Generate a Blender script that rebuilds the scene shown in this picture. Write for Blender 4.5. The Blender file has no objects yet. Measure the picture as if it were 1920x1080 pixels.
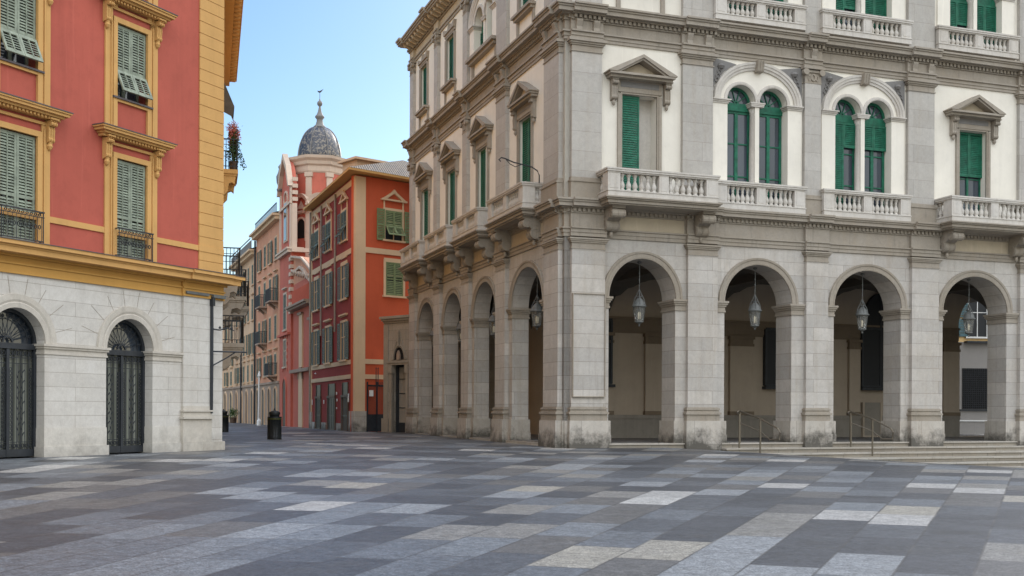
import bpy, math, random
from math import sin, cos, pi, radians as R
random.seed(7)
sc = bpy.context.scene
C = sc.collection

# ------------------------------------------------------------------ camera
cam_d = bpy.data.cameras.new("camera")
cam = bpy.data.objects.new("camera", cam_d); C.objects.link(cam)
CAMZ = 1.05
cam.location = (0, 0, CAMZ)
cam.rotation_euler = (R(90), R(0), 0)
cam.rotation_mode = 'QUATERNION'
from mathutils import Matrix, Vector
cam.rotation_quaternion = (Matrix.Rotation(R(90), 4, 'X') @ Matrix.Rotation(0.004, 4, 'Z')).to_quaternion()
cam_d.sensor_width = 36
cam_d.lens = 36 * 2110 / 1920
cam_d.shift_y = 232 / 1920
cam_d.clip_start = .1
cam_d.clip_end = 3000
sc.camera = cam

# ------------------------------------------------------------------ light
SUN_AZ, SUN_EL = 22.0, 26.0
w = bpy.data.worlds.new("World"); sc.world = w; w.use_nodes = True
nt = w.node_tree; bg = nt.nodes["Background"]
sky = nt.nodes.new("ShaderNodeTexSky"); sky.sky_type = 'NISHITA'; sky.sun_disc = False
sky.sun_elevation = R(SUN_EL); sky.sun_rotation = R(SUN_AZ)
sky.air_density = 1.0; sky.dust_density = 0.3; sky.ozone_density = 1.0
hsv = nt.nodes.new("ShaderNodeHueSaturation"); hsv.inputs['Saturation'].default_value = .62
nt.links.new(sky.outputs[0], hsv.inputs['Color'])
# sky weighting added: brighter behind camera and overhead to light facades, dimmer ahead
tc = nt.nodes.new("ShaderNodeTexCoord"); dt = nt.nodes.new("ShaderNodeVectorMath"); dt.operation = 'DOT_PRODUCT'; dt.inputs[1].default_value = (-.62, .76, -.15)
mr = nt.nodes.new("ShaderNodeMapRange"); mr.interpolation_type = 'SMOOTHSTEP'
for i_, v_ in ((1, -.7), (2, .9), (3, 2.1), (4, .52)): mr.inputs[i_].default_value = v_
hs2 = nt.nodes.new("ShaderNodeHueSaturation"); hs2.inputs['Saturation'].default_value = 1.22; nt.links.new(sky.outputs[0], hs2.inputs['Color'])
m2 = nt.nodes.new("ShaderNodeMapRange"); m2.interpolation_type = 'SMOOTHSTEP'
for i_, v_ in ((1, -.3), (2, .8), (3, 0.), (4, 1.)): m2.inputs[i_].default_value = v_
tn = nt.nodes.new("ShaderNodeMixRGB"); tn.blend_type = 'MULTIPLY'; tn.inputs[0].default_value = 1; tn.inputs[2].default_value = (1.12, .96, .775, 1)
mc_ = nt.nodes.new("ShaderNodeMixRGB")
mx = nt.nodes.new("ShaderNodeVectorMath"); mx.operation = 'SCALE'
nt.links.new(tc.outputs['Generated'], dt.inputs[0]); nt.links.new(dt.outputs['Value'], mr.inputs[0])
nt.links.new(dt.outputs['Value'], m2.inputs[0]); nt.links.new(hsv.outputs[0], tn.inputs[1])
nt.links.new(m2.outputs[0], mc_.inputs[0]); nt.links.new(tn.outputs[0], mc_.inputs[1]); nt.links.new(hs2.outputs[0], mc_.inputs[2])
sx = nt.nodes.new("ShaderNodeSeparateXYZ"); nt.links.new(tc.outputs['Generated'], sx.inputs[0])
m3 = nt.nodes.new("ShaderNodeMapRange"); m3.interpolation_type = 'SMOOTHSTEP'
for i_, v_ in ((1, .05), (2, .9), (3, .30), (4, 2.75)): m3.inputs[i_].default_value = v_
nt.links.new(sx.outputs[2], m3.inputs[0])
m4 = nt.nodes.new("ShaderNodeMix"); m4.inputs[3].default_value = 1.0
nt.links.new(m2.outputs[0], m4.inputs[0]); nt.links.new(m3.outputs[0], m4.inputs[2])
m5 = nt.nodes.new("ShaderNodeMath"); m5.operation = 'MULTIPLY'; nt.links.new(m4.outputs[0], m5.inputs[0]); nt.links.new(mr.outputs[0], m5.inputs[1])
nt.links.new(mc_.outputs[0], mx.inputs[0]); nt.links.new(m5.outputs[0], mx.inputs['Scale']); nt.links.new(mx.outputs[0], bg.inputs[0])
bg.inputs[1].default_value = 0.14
sd = bpy.data.lights.new("sun", 'SUN'); sd.energy = 2.6; sd.angle = R(0.5); sd.color = (1, .93, .82)
so = bpy.data.objects.new("sun", sd); C.objects.link(so)
sv = Vector((sin(R(SUN_AZ)) * cos(R(SUN_EL)), cos(R(SUN_AZ)) * cos(R(SUN_EL)), sin(R(SUN_EL))))
so.rotation_euler = sv.to_track_quat('Z', 'Y').to_euler()
so.location = (0, 0, 60)
sc.view_settings.view_transform = 'Standard'
sc.view_settings.look = 'None'
sc.view_settings.gamma = 1
sc.view_settings.exposure = 1.13

# ------------------------------------------------------------------ materials
def mat(name, col, rough=.8, metal=0, spec=.3):
    m = bpy.data.materials.new(name); m.use_nodes = True
    b = m.node_tree.nodes["Principled BSDF"]
    b.inputs['Base Color'].default_value = (*col, 1)
    b.inputs['Roughness'].default_value = rough
    b.inputs['Metallic'].default_value = metal
    b.inputs['Specular IOR Level'].default_value = spec
    return m
class NT:
    def __init__(s, m): s.t = m.node_tree; s.b = s.t.nodes["Principled BSDF"]
    def n(s, typ, **k):
        x = s.t.nodes.new("ShaderNode" + typ)
        for a, v in k.items(): setattr(x, a, v)
        return x
    def l(s, a, b): s.t.links.new(a, b)
    def sock(s, x, v):
        if hasattr(v, 'node'): s.l(v, x)
        else: x.default_value = v
    def math(s, op, a, b=0., c=0.):
        x = s.n("Math", operation=op)
        for i, v in enumerate((a, b, c)): s.sock(x.inputs[i], v)
        return x.outputs[0]
    def mix(s, f, a, b, bt='MIX'):
        x = s.n("MixRGB", blend_type=bt)
        s.sock(x.inputs[0], f)
        for i, v in ((1, a), (2, b)):
            if hasattr(v, 'node'): s.l(v, x.inputs[i])
            else: x.inputs[i].default_value = (*v, 1) if len(v) == 3 else v
        return x.outputs[0]
    def noise(s, vec, scale, detail=4, rough=.6, dist=0.):
        x = s.n("TexNoise"); x.inputs['Scale'].default_value = scale; x.inputs['Detail'].default_value = detail
        x.inputs['Roughness'].default_value = rough; x.inputs['Distortion'].default_value = dist
        s.l(vec, x.inputs['Vector']); return x.outputs[0]
    def ramp(s, f, stops):
        x = s.n("ValToRGB"); e = x.color_ramp.elements
        while len(e) < len(stops): e.new(.5)
        for k, (p, c) in zip(e, stops): k.position = p; k.color = (*c, 1) if not isinstance(c, float) else (c, c, c, 1)
        s.l(f, x.inputs[0]); return x.outputs[0]
    def pos(s): return s.n("NewGeometry").outputs['Position']
    def uv(s): return s.n("UVMap").outputs[0]
    def mapv(s, v, sc_=(1, 1, 1), loc=(0, 0, 0)):
        x = s.n("Mapping"); x.inputs['Scale'].default_value = sc_; x.inputs['Location'].default_value = loc
        s.l(v, x.inputs[0]); return x.outputs[0]
    def bump(s, h, d=.01, st=1.):
        x = s.n("Bump"); x.inputs['Distance'].default_value = d; x.inputs['Strength'].default_value = st
        s.l(h, x.inputs['Height']); s.l(x.outputs[0], s.b.inputs['Normal'])

def stone(name, c1, c2, bw=.95, bh=.44, mortar=.007, mcol=None, stain=.5, grime=0., streak=.35, rough=.75, blocks=True, tint=(.30, .25, .19)):
    m = mat(name, c1, rough); t = NT(m); uv = t.uv(); P = t.pos()
    if blocks:
        br = t.n("TexBrick"); br.offset = .5
        br.inputs['Color1'].default_value = (*c1, 1); br.inputs['Color2'].default_value = (*c2, 1)
        mc = mcol or tuple(x * .42 for x in c1)
        br.inputs['Mortar'].default_value = (*mc, 1)
        br.inputs['Scale'].default_value = 1; br.inputs['Mortar Size'].default_value = mortar
        br.inputs['Mortar Smooth'].default_value = .3
        br.inputs['Brick Width'].default_value = bw; br.inputs['Row Height'].default_value = bh
        t.l(uv, br.inputs['Vector']); col = br.outputs[0]
        # wash the random per-block hue a little
    else:
        col = t.mix(t.noise(P, .9, 3), c1, c2)
    f1 = t.ramp(t.noise(P, .55, 5, .65), [(.42, 0.), (.72, 1.)])
    col = t.mix(t.math('MULTIPLY', f1, stain * .55), col, tuple(a * b for a, b in zip(c1, (.66, .60, .52))))
    f2 = t.ramp(t.noise(P, 3.2, 6, .7), [(.45, 0.), (.75, 1.)])
    col = t.mix(t.math('MULTIPLY', f2, stain * .5), col, tuple(a * .68 for a in c1))
    sv_ = t.mapv(P, (2.2, 2.2, .16)); f3 = t.ramp(t.noise(sv_, 1.6, 5, .6), [(.5, 0.), (.78, 1.)])
    col = t.mix(t.math('MULTIPLY', f3, streak), col, tint)
    s4 = t.mapv(P, (5, 5, .3)); f4 = t.ramp(t.noise(s4, 1.3, 6, .7), [(.56, 0.), (.66, 1.)])
    col = t.mix(t.math('MULTIPLY', f4, streak * .7), col, tuple(a * .45 for a in c1))
    f5 = t.ramp(t.noise(P, 11, 5, .75), [(.60, 0.), (.70, 1.)])
    col = t.mix(t.math('MULTIPLY', f5, stain * .35), col, tuple(a * .5 for a in c1))
    fg = t.noise(P, 45, 3, .7)
    col = t.mix(.12, col, t.ramp(fg, [(.3, .25), (.7, .85)]), 'OVERLAY')
    fh = t.noise(P, 5.5, 6, .7, .9)
    col = t.mix(.17, col, t.ramp(fh, [(.36, .32), (.64, .68)]), 'OVERLAY')
    if grime:
        sep = t.n("SeparateXYZ"); t.l(P, sep.inputs[0])
        n1 = t.noise(P, 1.7, 5, .7)
        h = t.math('SUBTRACT', t.math('MULTIPLY', n1, 1.9), t.math('ADD', t.math('MULTIPLY', sep.outputs[2], 1.0), .45))
        hh = t.ramp(t.math('MULTIPLY', h, t.math('ADD', t.noise(P, 9, 4, .7), .35)), [(.0, 0.), (.45, 1.)])
        col = t.mix(t.math('MULTIPLY', hh, grime), col, (.085, .078, .066))
    t.l(col, t.b.inputs['Base Color'])
    t.bump(t.math('ADD', t.math('MULTIPLY', fg, .4), f2), .006, .5)
    return m

def plaster(name, c, var=.12, stain=.3, rough=.85, tint=None, band=None):
    m = mat(name, c, rough); t = NT(m); P = t.pos()
    n1 = t.noise(P, .45, 5, .6); n2 = t.noise(P, 2.7, 5, .7)
    col = t.mix(t.ramp(n1, [(.35, 0.), (.7, 1.)]), tuple(a * (1 - var) for a in c), tuple(min(1, a * (1 + var)) for a in c))
    col = t.mix(t.math('MULTIPLY', t.ramp(n2, [(.5, 0.), (.8, 1.)]), stain), col, tint or tuple(a * .6 for a in c))
    sv_ = t.mapv(P, (2.5, 2.5, .2)); f3 = t.ramp(t.noise(sv_, 1.5, 4, .6), [(.52, 0.), (.8, 1.)])
    col = t.mix(t.math('MULTIPLY', f3, stain * .8), col, tuple(a * .55 for a in c))
    s4 = t.mapv(P, (4, 4, .22)); f4 = t.ramp(t.noise(s4, 1.7, 6, .7), [(.58, 0.), (.68, 1.)])
    col = t.mix(t.math('MULTIPLY', f4, stain * .8), col, tuple(min(1, a * 1.35 + .02) for a in c))
    f5 = t.ramp(t.noise(P, 7, 6, .8), [(.58, 0.), (.66, 1.)])
    col = t.mix(t.math('MULTIPLY', f5, stain * .5), col, tuple(a * .6 for a in c))
    t.l(col, t.b.inputs['Base Color'])
    t.bump(t.noise(P, 30, 4, .7), .004, .4)
    return m

def paint(name, c, rough=.5, var=.18):
    m = mat(name, c, rough); t = NT(m); P = t.pos()
    n = t.noise(P, 5, 5, .7)
    col = t.mix(t.ramp(n, [(.3, 0.), (.75, 1.)]), tuple(a * (1 + var) for a in c), tuple(a * (1 - 2 * var) for a in c))
    t.l(col, t.b.inputs['Base Color']); return m

def glassy(name, c, rough=.06):
    m = mat(name, c, rough, 0, .9); t = NT(m); P = t.pos()
    n = t.noise(t.mapv(P, (1, 1, .45)), 1.1, 2)
    t.l(t.mix(n, tuple(a * .5 for a in c), tuple(a * 1.8 for a in c)), t.b.inputs['Base Color'])
    t.bump(t.noise(P, .8, 2), .02, .25); return m

M = {}
M['stone'] = stone('arcade_stone', (.50, .468, .428), (.37, .35, .325), 2.6, .44, .007, mcol=(.20, .18, .155), grime=.85, stain=.8, streak=.4)
M['stone_low'] = stone('plinth_stone', (.48, .445, .40), (.40, .37, .325), 1.0, .80, .007, grime=.95, stain=.7)
M['ashlar'] = stone('upper_ashlar', (.43, .408, .375), (.36, .34, .31), 2.4, .62, .006, mcol=(.24, .22, .195), streak=.25, stain=.5)
M['trim'] = stone('grey_brown_trim', (.35, .312, .262), (.265, .232, .19), blocks=False, streak=.55, stain=.95)
M['marble'] = stone('pale_marble', (.58, .55, .505), (.47, .44, .40), blocks=False, streak=.35, stain=.7)
M['carve'] = stone('carved_dark_relief', (.22, .212, .205), (.14, .135, .13), blocks=False, streak=.1)
M['cream'] = plaster('cream_plaster', (.71, .67, .59), .06, .22)
M['warm'] = plaster('warm_frieze_stucco', (.46, .39, .29), .1, .3)
M['tan'] = plaster('gallery_tan_plaster', (.42, .35, .275), .08, .2)
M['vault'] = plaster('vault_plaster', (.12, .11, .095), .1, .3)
M['green'] = paint('green_shutter_paint', (.011, .118, .068), .5, .3)
M['teal'] = paint('teal_frame', (.06, .13, .15), .5)
M['glass'] = glassy('window_glass', (.035, .045, .06))
M['dglass'] = mat('dark_dull_glass', (.02, .022, .025), .45, 0, .25)
M['portal'] = stone('portal_stone', (.36, .325, .28), (.28, .25, .21), 1.2, .5, .007, grime=.8, stain=.9, streak=.5)
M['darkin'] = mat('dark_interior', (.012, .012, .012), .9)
M['tan3'] = plaster('gallery_brown_moulding', (.20, .155, .11), .1, .4)
M['tan2'] = plaster('gallery_stone_dado', (.27, .245, .21), .1, .5)
M['iron'] = paint('dark_iron', (.028, .032, .038), .45)
M['steel'] = mat('steel_rail', (.16, .14, .11), .4, .7)
M['lamp'] = paint('grey_lamp_metal', (.13, .135, .13), .5)
M['lstone'] = stone('left_ground_stone', (.57, .545, .505), (.51, .485, .445), 1.9, .31, .005, mcol=(.27, .235, .195), grime=.4, stain=.5, streak=.2, blocks=True)
M['lstoneplain'] = stone('left_plain_stone', (.57, .54, .49), (.50, .47, .42), blocks=False, grime=.35, stain=.35, streak=.15)
M['lstone_mould'] = stone('left_moulding_stone', (.53, .495, .44), (.46, .42, .36), blocks=False, grime=.3, stain=.5, streak=.25)
M['lred'] = plaster('left_red_plaster', (.415, .096, .066), .1, .35)
M['ochre'] = plaster('ochre_plaster', (.57, .325, .115), .08, .28)
M['ochre2'] = plaster('deep_ochre_plaster', (.52, .285, .075), .06, .15)
M['lshut'] = paint('grey_green_shutter', (.25, .285, .22), .6, .25)
M['flash'] = paint('lead_flashing', (.10, .085, .09), .6)
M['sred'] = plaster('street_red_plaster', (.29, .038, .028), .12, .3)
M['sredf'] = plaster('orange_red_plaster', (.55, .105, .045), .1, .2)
M['scream'] = plaster('street_cream_trim', (.66, .48, .31), .06, .2)
M['olive'] = paint('olive_shutter', (.19, .24, .115), .6)
M['dolive'] = paint('faded_green_shutter', (.12, .15, .12), .6)
M['pink'] = plaster('pink_plaster', (.58, .285, .175), .1, .5)
M['palec'] = plaster('pale_cream_plaster', (.60, .41, .265), .1, .45)
M['cgrey'] = plaster('weathered_grey_stucco', (.34, .255, .195), .12, .6)
M['cpink'] = plaster('church_pink_plaster', (.50, .14, .095), .1, .3)
M['cwhite'] = plaster('church_white_stucco', (.58, .46, .36), .08, .3)
M['yellow'] = plaster('yellow_plaster', (.66, .46, .22), .06, .2)
M['gwall'] = plaster('grey_painted_wall', (.27, .255, .24), .05, .15)
M['white'] = paint('white_paint', (.72, .72, .70), .5, .05)
M['leaf'] = paint('leaf_green', (.06, .11, .03), .7)
M['flower'] = paint('pink_flower', (.55, .16, .13), .7)
M['awn'] = paint('dark_awning', (.10, .08, .06), .8)
M['brown'] = paint('brown_door', (.10, .065, .045), .6)
M['bin'] = paint('dark_bin', (.016, .019, .020), .5)
M['bingreen'] = paint('olive_bin_band', (.06, .065, .02), .5)

# roof tiles
m = mat('roof_tiles', (.3, .2, .15), .85); t = NT(m); uv = t.uv()
wv = t.n("TexWave"); wv.wave_type = 'BANDS'; wv.bands_direction = 'X'; wv.inputs['Scale'].default_value = 2.2; wv.inputs['Distortion'].default_value = .6
wv.inputs['Detail'].default_value = 2; t.l(uv, wv.inputs['Vector'])
br = t.n("TexBrick"); br.inputs['Color1'].default_value = (.22, .17, .135, 1); br.inputs['Color2'].default_value = (.12, .11, .10, 1)
br.inputs['Mortar'].default_value = (.05, .045, .04, 1); br.inputs['Scale'].default_value = 1; br.inputs['Brick Width'].default_value = .24
br.inputs['Row Height'].default_value = .32; br.inputs['Mortar Size'].default_value = .02; t.l(uv, br.inputs['Vector'])
t.l(t.mix(.45, br.outputs[0], wv.outputs[0], 'MULTIPLY'), t.b.inputs['Base Color']); t.bump(wv.outputs[1], .05, .8)
M['roof'] = m
# dome tiles
m = mat('glazed_dome_tiles', (.1, .1, .12), .35, 0, .6); t = NT(m); P = t.pos()
vo = t.n("TexVoronoi"); vo.inputs['Scale'].default_value = 6.5; t.l(P, vo.inputs['Vector'])
n = t.noise(P, 3.6, 4, .7, 1.8)
f = t.ramp(t.math('ADD', n, t.math('MULTIPLY', vo.outputs[0], .25)), [(.64, 0.), (.70, 1.)])
t.l(t.mix(f, (.022, .025, .038), (.20, .17, .13)), t.b.inputs['Base Color']); M['dome'] = m
# lantern glass
m = mat('lamp_glass', (.42, .42, .39), .25, 0, .5); b = m.node_tree.nodes["Principled BSDF"]
b.inputs['Transmission Weight'].default_value = .7; b.inputs['Alpha'].default_value = .75; M['lglass'] = m
# warm bulb seen inside
m = mat('lamp_bulb', (.9, .85, .7), .4); b = m.node_tree.nodes["Principled BSDF"]
b.inputs['Emission Color'].default_value = (1, .86, .6, 1); b.inputs['Emission Strength'].default_value = .12; M['bulb'] = m
# curtain
m = mat('curtain_cloth', (.3, .31, .27), .9); t = NT(m); uv = t.uv()
wv = t.n("TexWave"); wv.bands_direction = 'X'; wv.inputs['Scale'].default_value = 1.6; wv.inputs['Distortion'].default_value = 1.0; wv.inputs['Detail'].default_value = 1
t.l(t.mapv(uv, (1, .12, 1)), wv.inputs['Vector'])
t.l(t.mix(wv.outputs[1], (.07, .075, .06), (.30, .31, .26)), t.b.inputs['Base Color']); M['curtain'] = m

# paving: fan of long slabs
m = mat('paving_slabs', (.2, .2, .2), .5, 0, .45); t = NT(m); P = t.pos()
sp = t.n("SeparateXYZ"); t.l(P, sp.inputs[0])
dx = t.math('ADD', sp.outputs[0], 6.4); dy = t.math('ADD', sp.outputs[1], 13.0)
rr = t.math('SQRT', t.math('ADD', t.math('MULTIPLY', dx, dx), t.math('MULTIPLY', dy, dy)))
th = t.math('ARCTAN2', dx, dy)
uu = t.math('MULTIPLY', th, 24.0 / .52)
col_i = t.math('FLOOR', uu)
wn = t.n("TexWhiteNoise"); wn.noise_dimensions = '1D'; t.l(col_i, wn.inputs['W'])
off = t.math('SNAP', wn.outputs[0], .25)
vv = t.math('ADD', t.math('DIVIDE', rr, 1.3), off)
row_i = t.math('FLOOR', vv)
wn2 = t.n("TexWhiteNoise"); wn2.noise_dimensions = '2D'
cb = t.n("CombineXYZ"); t.l(col_i, cb.inputs[0]); t.l(row_i, cb.inputs[1]); t.l(cb.outputs[0], wn2.inputs['Vector'])
# low frequency drift so that light slabs cluster into broken bands
cl = t.noise(t.mapv(cb.outputs[0], (.5, .55, 1)), 1.0, 1, .5)
rv = t.math('ADD', t.math('MULTIPLY', wn2.outputs[0], .72), t.math('MULTIPLY', t.math('SUBTRACT', cl, .5), .9))
rp = t.n("ValToRGB"); rp.color_ramp.interpolation = 'CONSTANT'
stops = [(0, (.044, .047, .052)), (.15, (.064, .069, .076)), (.29, (.096, .104, .113)), (.41, (.090, .087, .083)), (.48, (.130, .140, .149)), (.57, (.165, .157, .142)), (.63, (.185, .193, .198)), (.70, (.30, .290, .270)), (.80, (.245, .226, .188)), (.86, (.36, .350, .325))]
e = rp.color_ramp.elements
while len(e) < len(stops): e.new(.5)
for k, (p_, c_) in zip(e, stops): k.position = p_; k.color = (*c_, 1)
t.l(rv, rp.inputs[0]); colr = rp.outputs[0]
fu = t.math('FRACT', uu); fv = t.math('FRACT', vv)
def edge(fx, wd): return t.math('LESS_THAN', t.math('MINIMUM', fx, t.math('SUBTRACT', 1., fx)), wd)
jl = t.math('MAXIMUM', edge(fu, .018), edge(fv, .0075))
n1 = t.noise(P, 1.3, 6, .7); n2 = t.noise(P, 14, 5, .75, .8); n3 = t.noise(P, 60, 3, .8)
n4 = t.noise(t.mapv(P, (1, 1, 1)), 5.5, 6, .72, 1.6)
colr = t.mix(.7, colr, t.ramp(n2, [(.3, .22), (.7, .78)]), 'OVERLAY')
colr = t.mix(.5, colr, t.ramp(n4, [(.32, .25), (.68, .75)]), 'OVERLAY')
colr = t.mix(.8, colr, t.ramp(n3, [(.35, .12), (.65, .88)]), 'OVERLAY')
n6 = t.noise(t.mapv(P, (1, 1, 1)), 26, 4, .8, 1.2)
colr = t.mix(.45, colr, t.ramp(n6, [(.38, .22), (.62, .8)]), 'OVERLAY')
colr = t.mix(t.math('MULTIPLY', t.ramp(n1, [(.5, 0.), (.75, 1.)]), .3), colr, (.10, .095, .09))
jn = t.noise(P, .6, 3)
jc = t.mix(t.ramp(jn, [(.5, 0.), (.7, 1.)]), (.035, .033, .031), (.15, .14, .125))
colr = t.mix(t.math('MULTIPLY', jl, .7), colr, jc)
sp_ = t.ramp(t.noise(P, 2.1, 7, .85, 2.5), [(.60, 0.), (.66, 1.)])
colr = t.mix(t.math('MULTIPLY', sp_, .3), colr, (.04, .038, .036))
t.l(colr, t.b.inputs['Base Color'])
t.l(t.ramp(n1, [(.3, .36), (.75, .62)]), t.b.inputs['Roughness'])
t.bump(t.math('SUBTRACT', t.math('ADD', t.math('MULTIPLY', n2, .5), t.math('MULTIPLY', n3, .25)), jl), .006, .55)
M['paving'] = m
M['steps'] = stone('worn_step_stone', (.44, .41, .365), (.34, .315, .27), 1.3, .17, .008, grime=0, stain=.9, streak=.2)
M['riser'] = stone('step_riser', (.33, .30, .255), (.24, .215, .18), 1.5, .3, .012, stain=.9, streak=.5)
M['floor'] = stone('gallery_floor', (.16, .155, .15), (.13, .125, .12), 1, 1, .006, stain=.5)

# ------------------------------------------------------------------ mesh helpers
class Frame:
    def __init__(s, O, U, Oo, Z=(0, 0, 1)):
        s.O = Vector(O); s.U = Vector(U); s.V = Vector(Oo); s.Z = Vector(Z)
    def p(s, u, o, z): return s.O + s.U * u + s.V * o + s.Z * z
    def sub(s, u, o, z, U=(1, 0, 0), V=(0, 1, 0), Z=(0, 0, 1)):
        f = lambda a: s.U * a[0] + s.V * a[1] + s.Z * a[2]
        return Frame(s.p(u, o, z), f(U), f(V), f(Z))
def facade(X, Y, ang, flip=False):
    d = (sin(R(ang)), cos(R(ang)), 0); n = (d[1], -d[0], 0)
    if flip: n = (-n[0], -n[1], 0)
    return Frame((X, Y, 0), d, n)

class MB:
    def __init__(s, fr): s.fr = fr; s.v = []; s.f = []; s.mi = []; s.uv = []; s.m = 0; s.sm = False
    def add(s, pts, faces, uv=None):
        b = len(s.v); s.v += [tuple(p) for p in pts]
        for f in faces:
            s.f.append([b + i for i in f]); s.mi.append(s.m)
            P = [pts[i] for i in f]
            if uv: s.uv += [uv[i] for i in f]; continue
            # newell normal in local coords
            nx = ny = nz = 0
            for i in range(len(P)):
                a, c = P[i], P[(i + 1) % len(P)]
                nx += (a[1] - c[1]) * (a[2] + c[2]); ny += (a[2] - c[2]) * (a[0] + c[0]); nz += (a[0] - c[0]) * (a[1] + c[1])
            nx, ny, nz = abs(nx), abs(ny), abs(nz)
            if nz > nx and nz > ny: s.uv += [(p[0], p[1]) for p in P]
            elif ny >= nx: s.uv += [(p[0], p[2]) for p in P]
            else: s.uv += [(p[1] + 31.3, p[2]) for p in P]
        return s
    def box(s, u0, u1, o0, o1, z0, z1):
        if u0 > u1: u0, u1 = u1, u0
        p = [(u, o, z) for z in (z0, z1) for o in (o0, o1) for u in (u0, u1)]
        return s.add(p, [(0, 2, 3, 1), (4, 5, 7, 6), (0, 1, 5, 4), (2, 6, 7, 3), (0, 4, 6, 2), (1, 3, 7, 5)])
    def prof(s, u0, u1, pts, m0=0, m1=0):
        n = len(pts)
        a = [(u0 + m0 * o, o, z) for o, z in pts] + [(u1 + m1 * o, o, z) for o, z in pts]
        fs = [(i, (i + 1) % n, n + (i + 1) % n, n + i) for i in range(n)]
        return s.add(a, fs + [tuple(range(n))[::-1], tuple(range(n, 2 * n))])
    def poly(s, pts, o0, o1):  # polygon in u,z extruded through o
        n = len(pts)
        a = [(u, o1, z) for u, z in pts] + [(u, o0, z) for u, z in pts]
        return s.add(a, [tuple(range(n)), tuple(range(n, 2 * n))[::-1]] + [(i, n + i, n + (i + 1) % n, (i + 1) % n) for i in range(n)])
    def arc(s, uc, zc, a, b, prof, n=28, t0=0, t1=180):
        # prof: list (dr, o) closed; sweeps along ellipse (a,b)
        k = len(prof); P = []
        for i in range(n + 1):
            th = R(t0 + (t1 - t0) * i / n)
            for dr, o in prof: P.append((uc + (a + dr) * cos(th), o, zc + (b + dr) * sin(th)))
        F = []
        for i in range(n):
            for j in range(k): F.append((i * k + j, i * k + (j + 1) % k, (i + 1) * k + (j + 1) % k, (i + 1) * k + j))
        F += [tuple(range(k)), tuple(range(n * k, n * k + k))[::-1]]
        return s.add(P, F)
    def lathe(s, u, o, prof, n=12, z=0, ph=0):
        k = len(prof); P = []
        for i in range(n):
            th = 2 * pi * i / n + ph
            for r, zz in prof: P.append((u + r * cos(th), o + r * sin(th), z + zz))
        F = []
        for i in range(n):
            i2 = (i + 1) % n
            for j in range(k - 1): F.append((i * k + j, i2 * k + j, i2 * k + j + 1, i * k + j + 1))
        F.append(tuple(i * k for i in range(n))[::-1]); F.append(tuple(i * k + k - 1 for i in range(n)))
        return s.add(P, F)
    def tube(s, path, r, n=6):
        pts = [Vector(p) for p in path]; P = []
        for i, p in enumerate(pts):
            d = (pts[min(i + 1, len(pts) - 1)] - pts[max(i - 1, 0)]).normalized()
            a = Vector((0, 0, 1)) if abs(d.z) < .9 else Vector((1, 0, 0))
            x = d.cross(a).normalized(); y = d.cross(x)
            for k in range(n):
                th = 2 * pi * k / n; P.append(p + x * r * cos(th) + y * r * sin(th))
        F = [tuple(range(n))[::-1], tuple(range((len(pts) - 1) * n, len(pts) * n))]
        for i in range(len(pts) - 1):
            for k in range(n): F.append((i * n + k, i * n + (k + 1) % n, (i + 1) * n + (k + 1) % n, (i + 1) * n + k))
        return s.add([tuple(p) for p in P], F)
    def wall(s, u0, u1, z0, z1, ops, of, ob, back=True, ends=True, N=24):
        """front face at of, back at ob; ops: (a,b,zb,zt,rise) rise 0 = square head, else elliptical arch springing at zt"""
        def q(a, b, c, d, o): s.add([(a, o, c), (b, o, c), (b, o, d), (a, o, d)], [(0, 1, 2, 3)])
        os_ = [of] + ([ob] if back else [])
        cu = u0
        for (a, b, zb, zt, rise) in sorted(ops):
            for o in os_:
                if a > cu: q(cu, a, z0, z1, o)
                if zb > z0: q(a, b, z0, zb, o)
            if rise:
                uc, ra = (a + b) / 2, (b - a) / 2
                A = [(uc - ra * cos(pi * i / N), zt + rise * sin(pi * i / N)) for i in range(N + 1)]
                for o in os_:
                    for i in range(N): s.add([(A[i][0], o, A[i][1]), (A[i + 1][0], o, A[i + 1][1]), (A[i + 1][0], o, z1), (A[i][0], o, z1)], [(0, 1, 2, 3)])
                L = 0
                for i in range(N):
                    l2 = L + math.hypot(A[i + 1][0] - A[i][0], A[i + 1][1] - A[i][1])
                    s.add([(A[i][0], of, A[i][1]), (A[i + 1][0], of, A[i + 1][1]), (A[i + 1][0], ob, A[i + 1][1]), (A[i][0], ob, A[i][1])], [(0, 1, 2, 3)], uv=[(of, L), (of, l2), (ob, l2), (ob, L)])
                    L = l2
            else:
                for o in os_: q(a, b, zt, z1, o)
                s.add([(a, of, zt), (b, of, zt), (b, ob, zt), (a, ob, zt)], [(0, 1, 2, 3)])
            for x in (a, b): s.add([(x, of, zb), (x, of, zt), (x, ob, zt), (x, ob, zb)], [(0, 1, 2, 3)])
            if zb > z0: s.add([(a, of, zb), (b, of, zb), (b, ob, zb), (a, ob, zb)], [(0, 1, 2, 3)])
            cu = b
        for o in os_:
            if u1 > cu: q(cu, u1, z0, z1, o)
        if ends:
            for x in (u0, u1): s.add([(x, of, z0), (x, of, z1), (x, ob, z1), (x, ob, z0)], [(0, 1, 2, 3)])
        return s
    def build(s, name, mats, parent=None, smooth=False, keep=False, rest=None):
        if keep or len(s.f) < 2 or len(s.f) > 6000: return s.build1(name, mats, parent, smooth)
        n = len(s.v); p = list(range(n))
        def g(a):
            while p[a] != a: p[a] = p[p[a]]; a = p[a]
            return a
        for f in s.f:
            r0 = g(f[0])
            for i in f[1:]: p[g(i)] = r0
        bb = {}
        for i, c in enumerate(s.v):
            r0 = g(i); q = bb.get(r0)
            if q is None: bb[r0] = [*c, *c]
            else:
                for k in range(3): q[k] = min(q[k], c[k]); q[3 + k] = max(q[3 + k], c[k])
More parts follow.
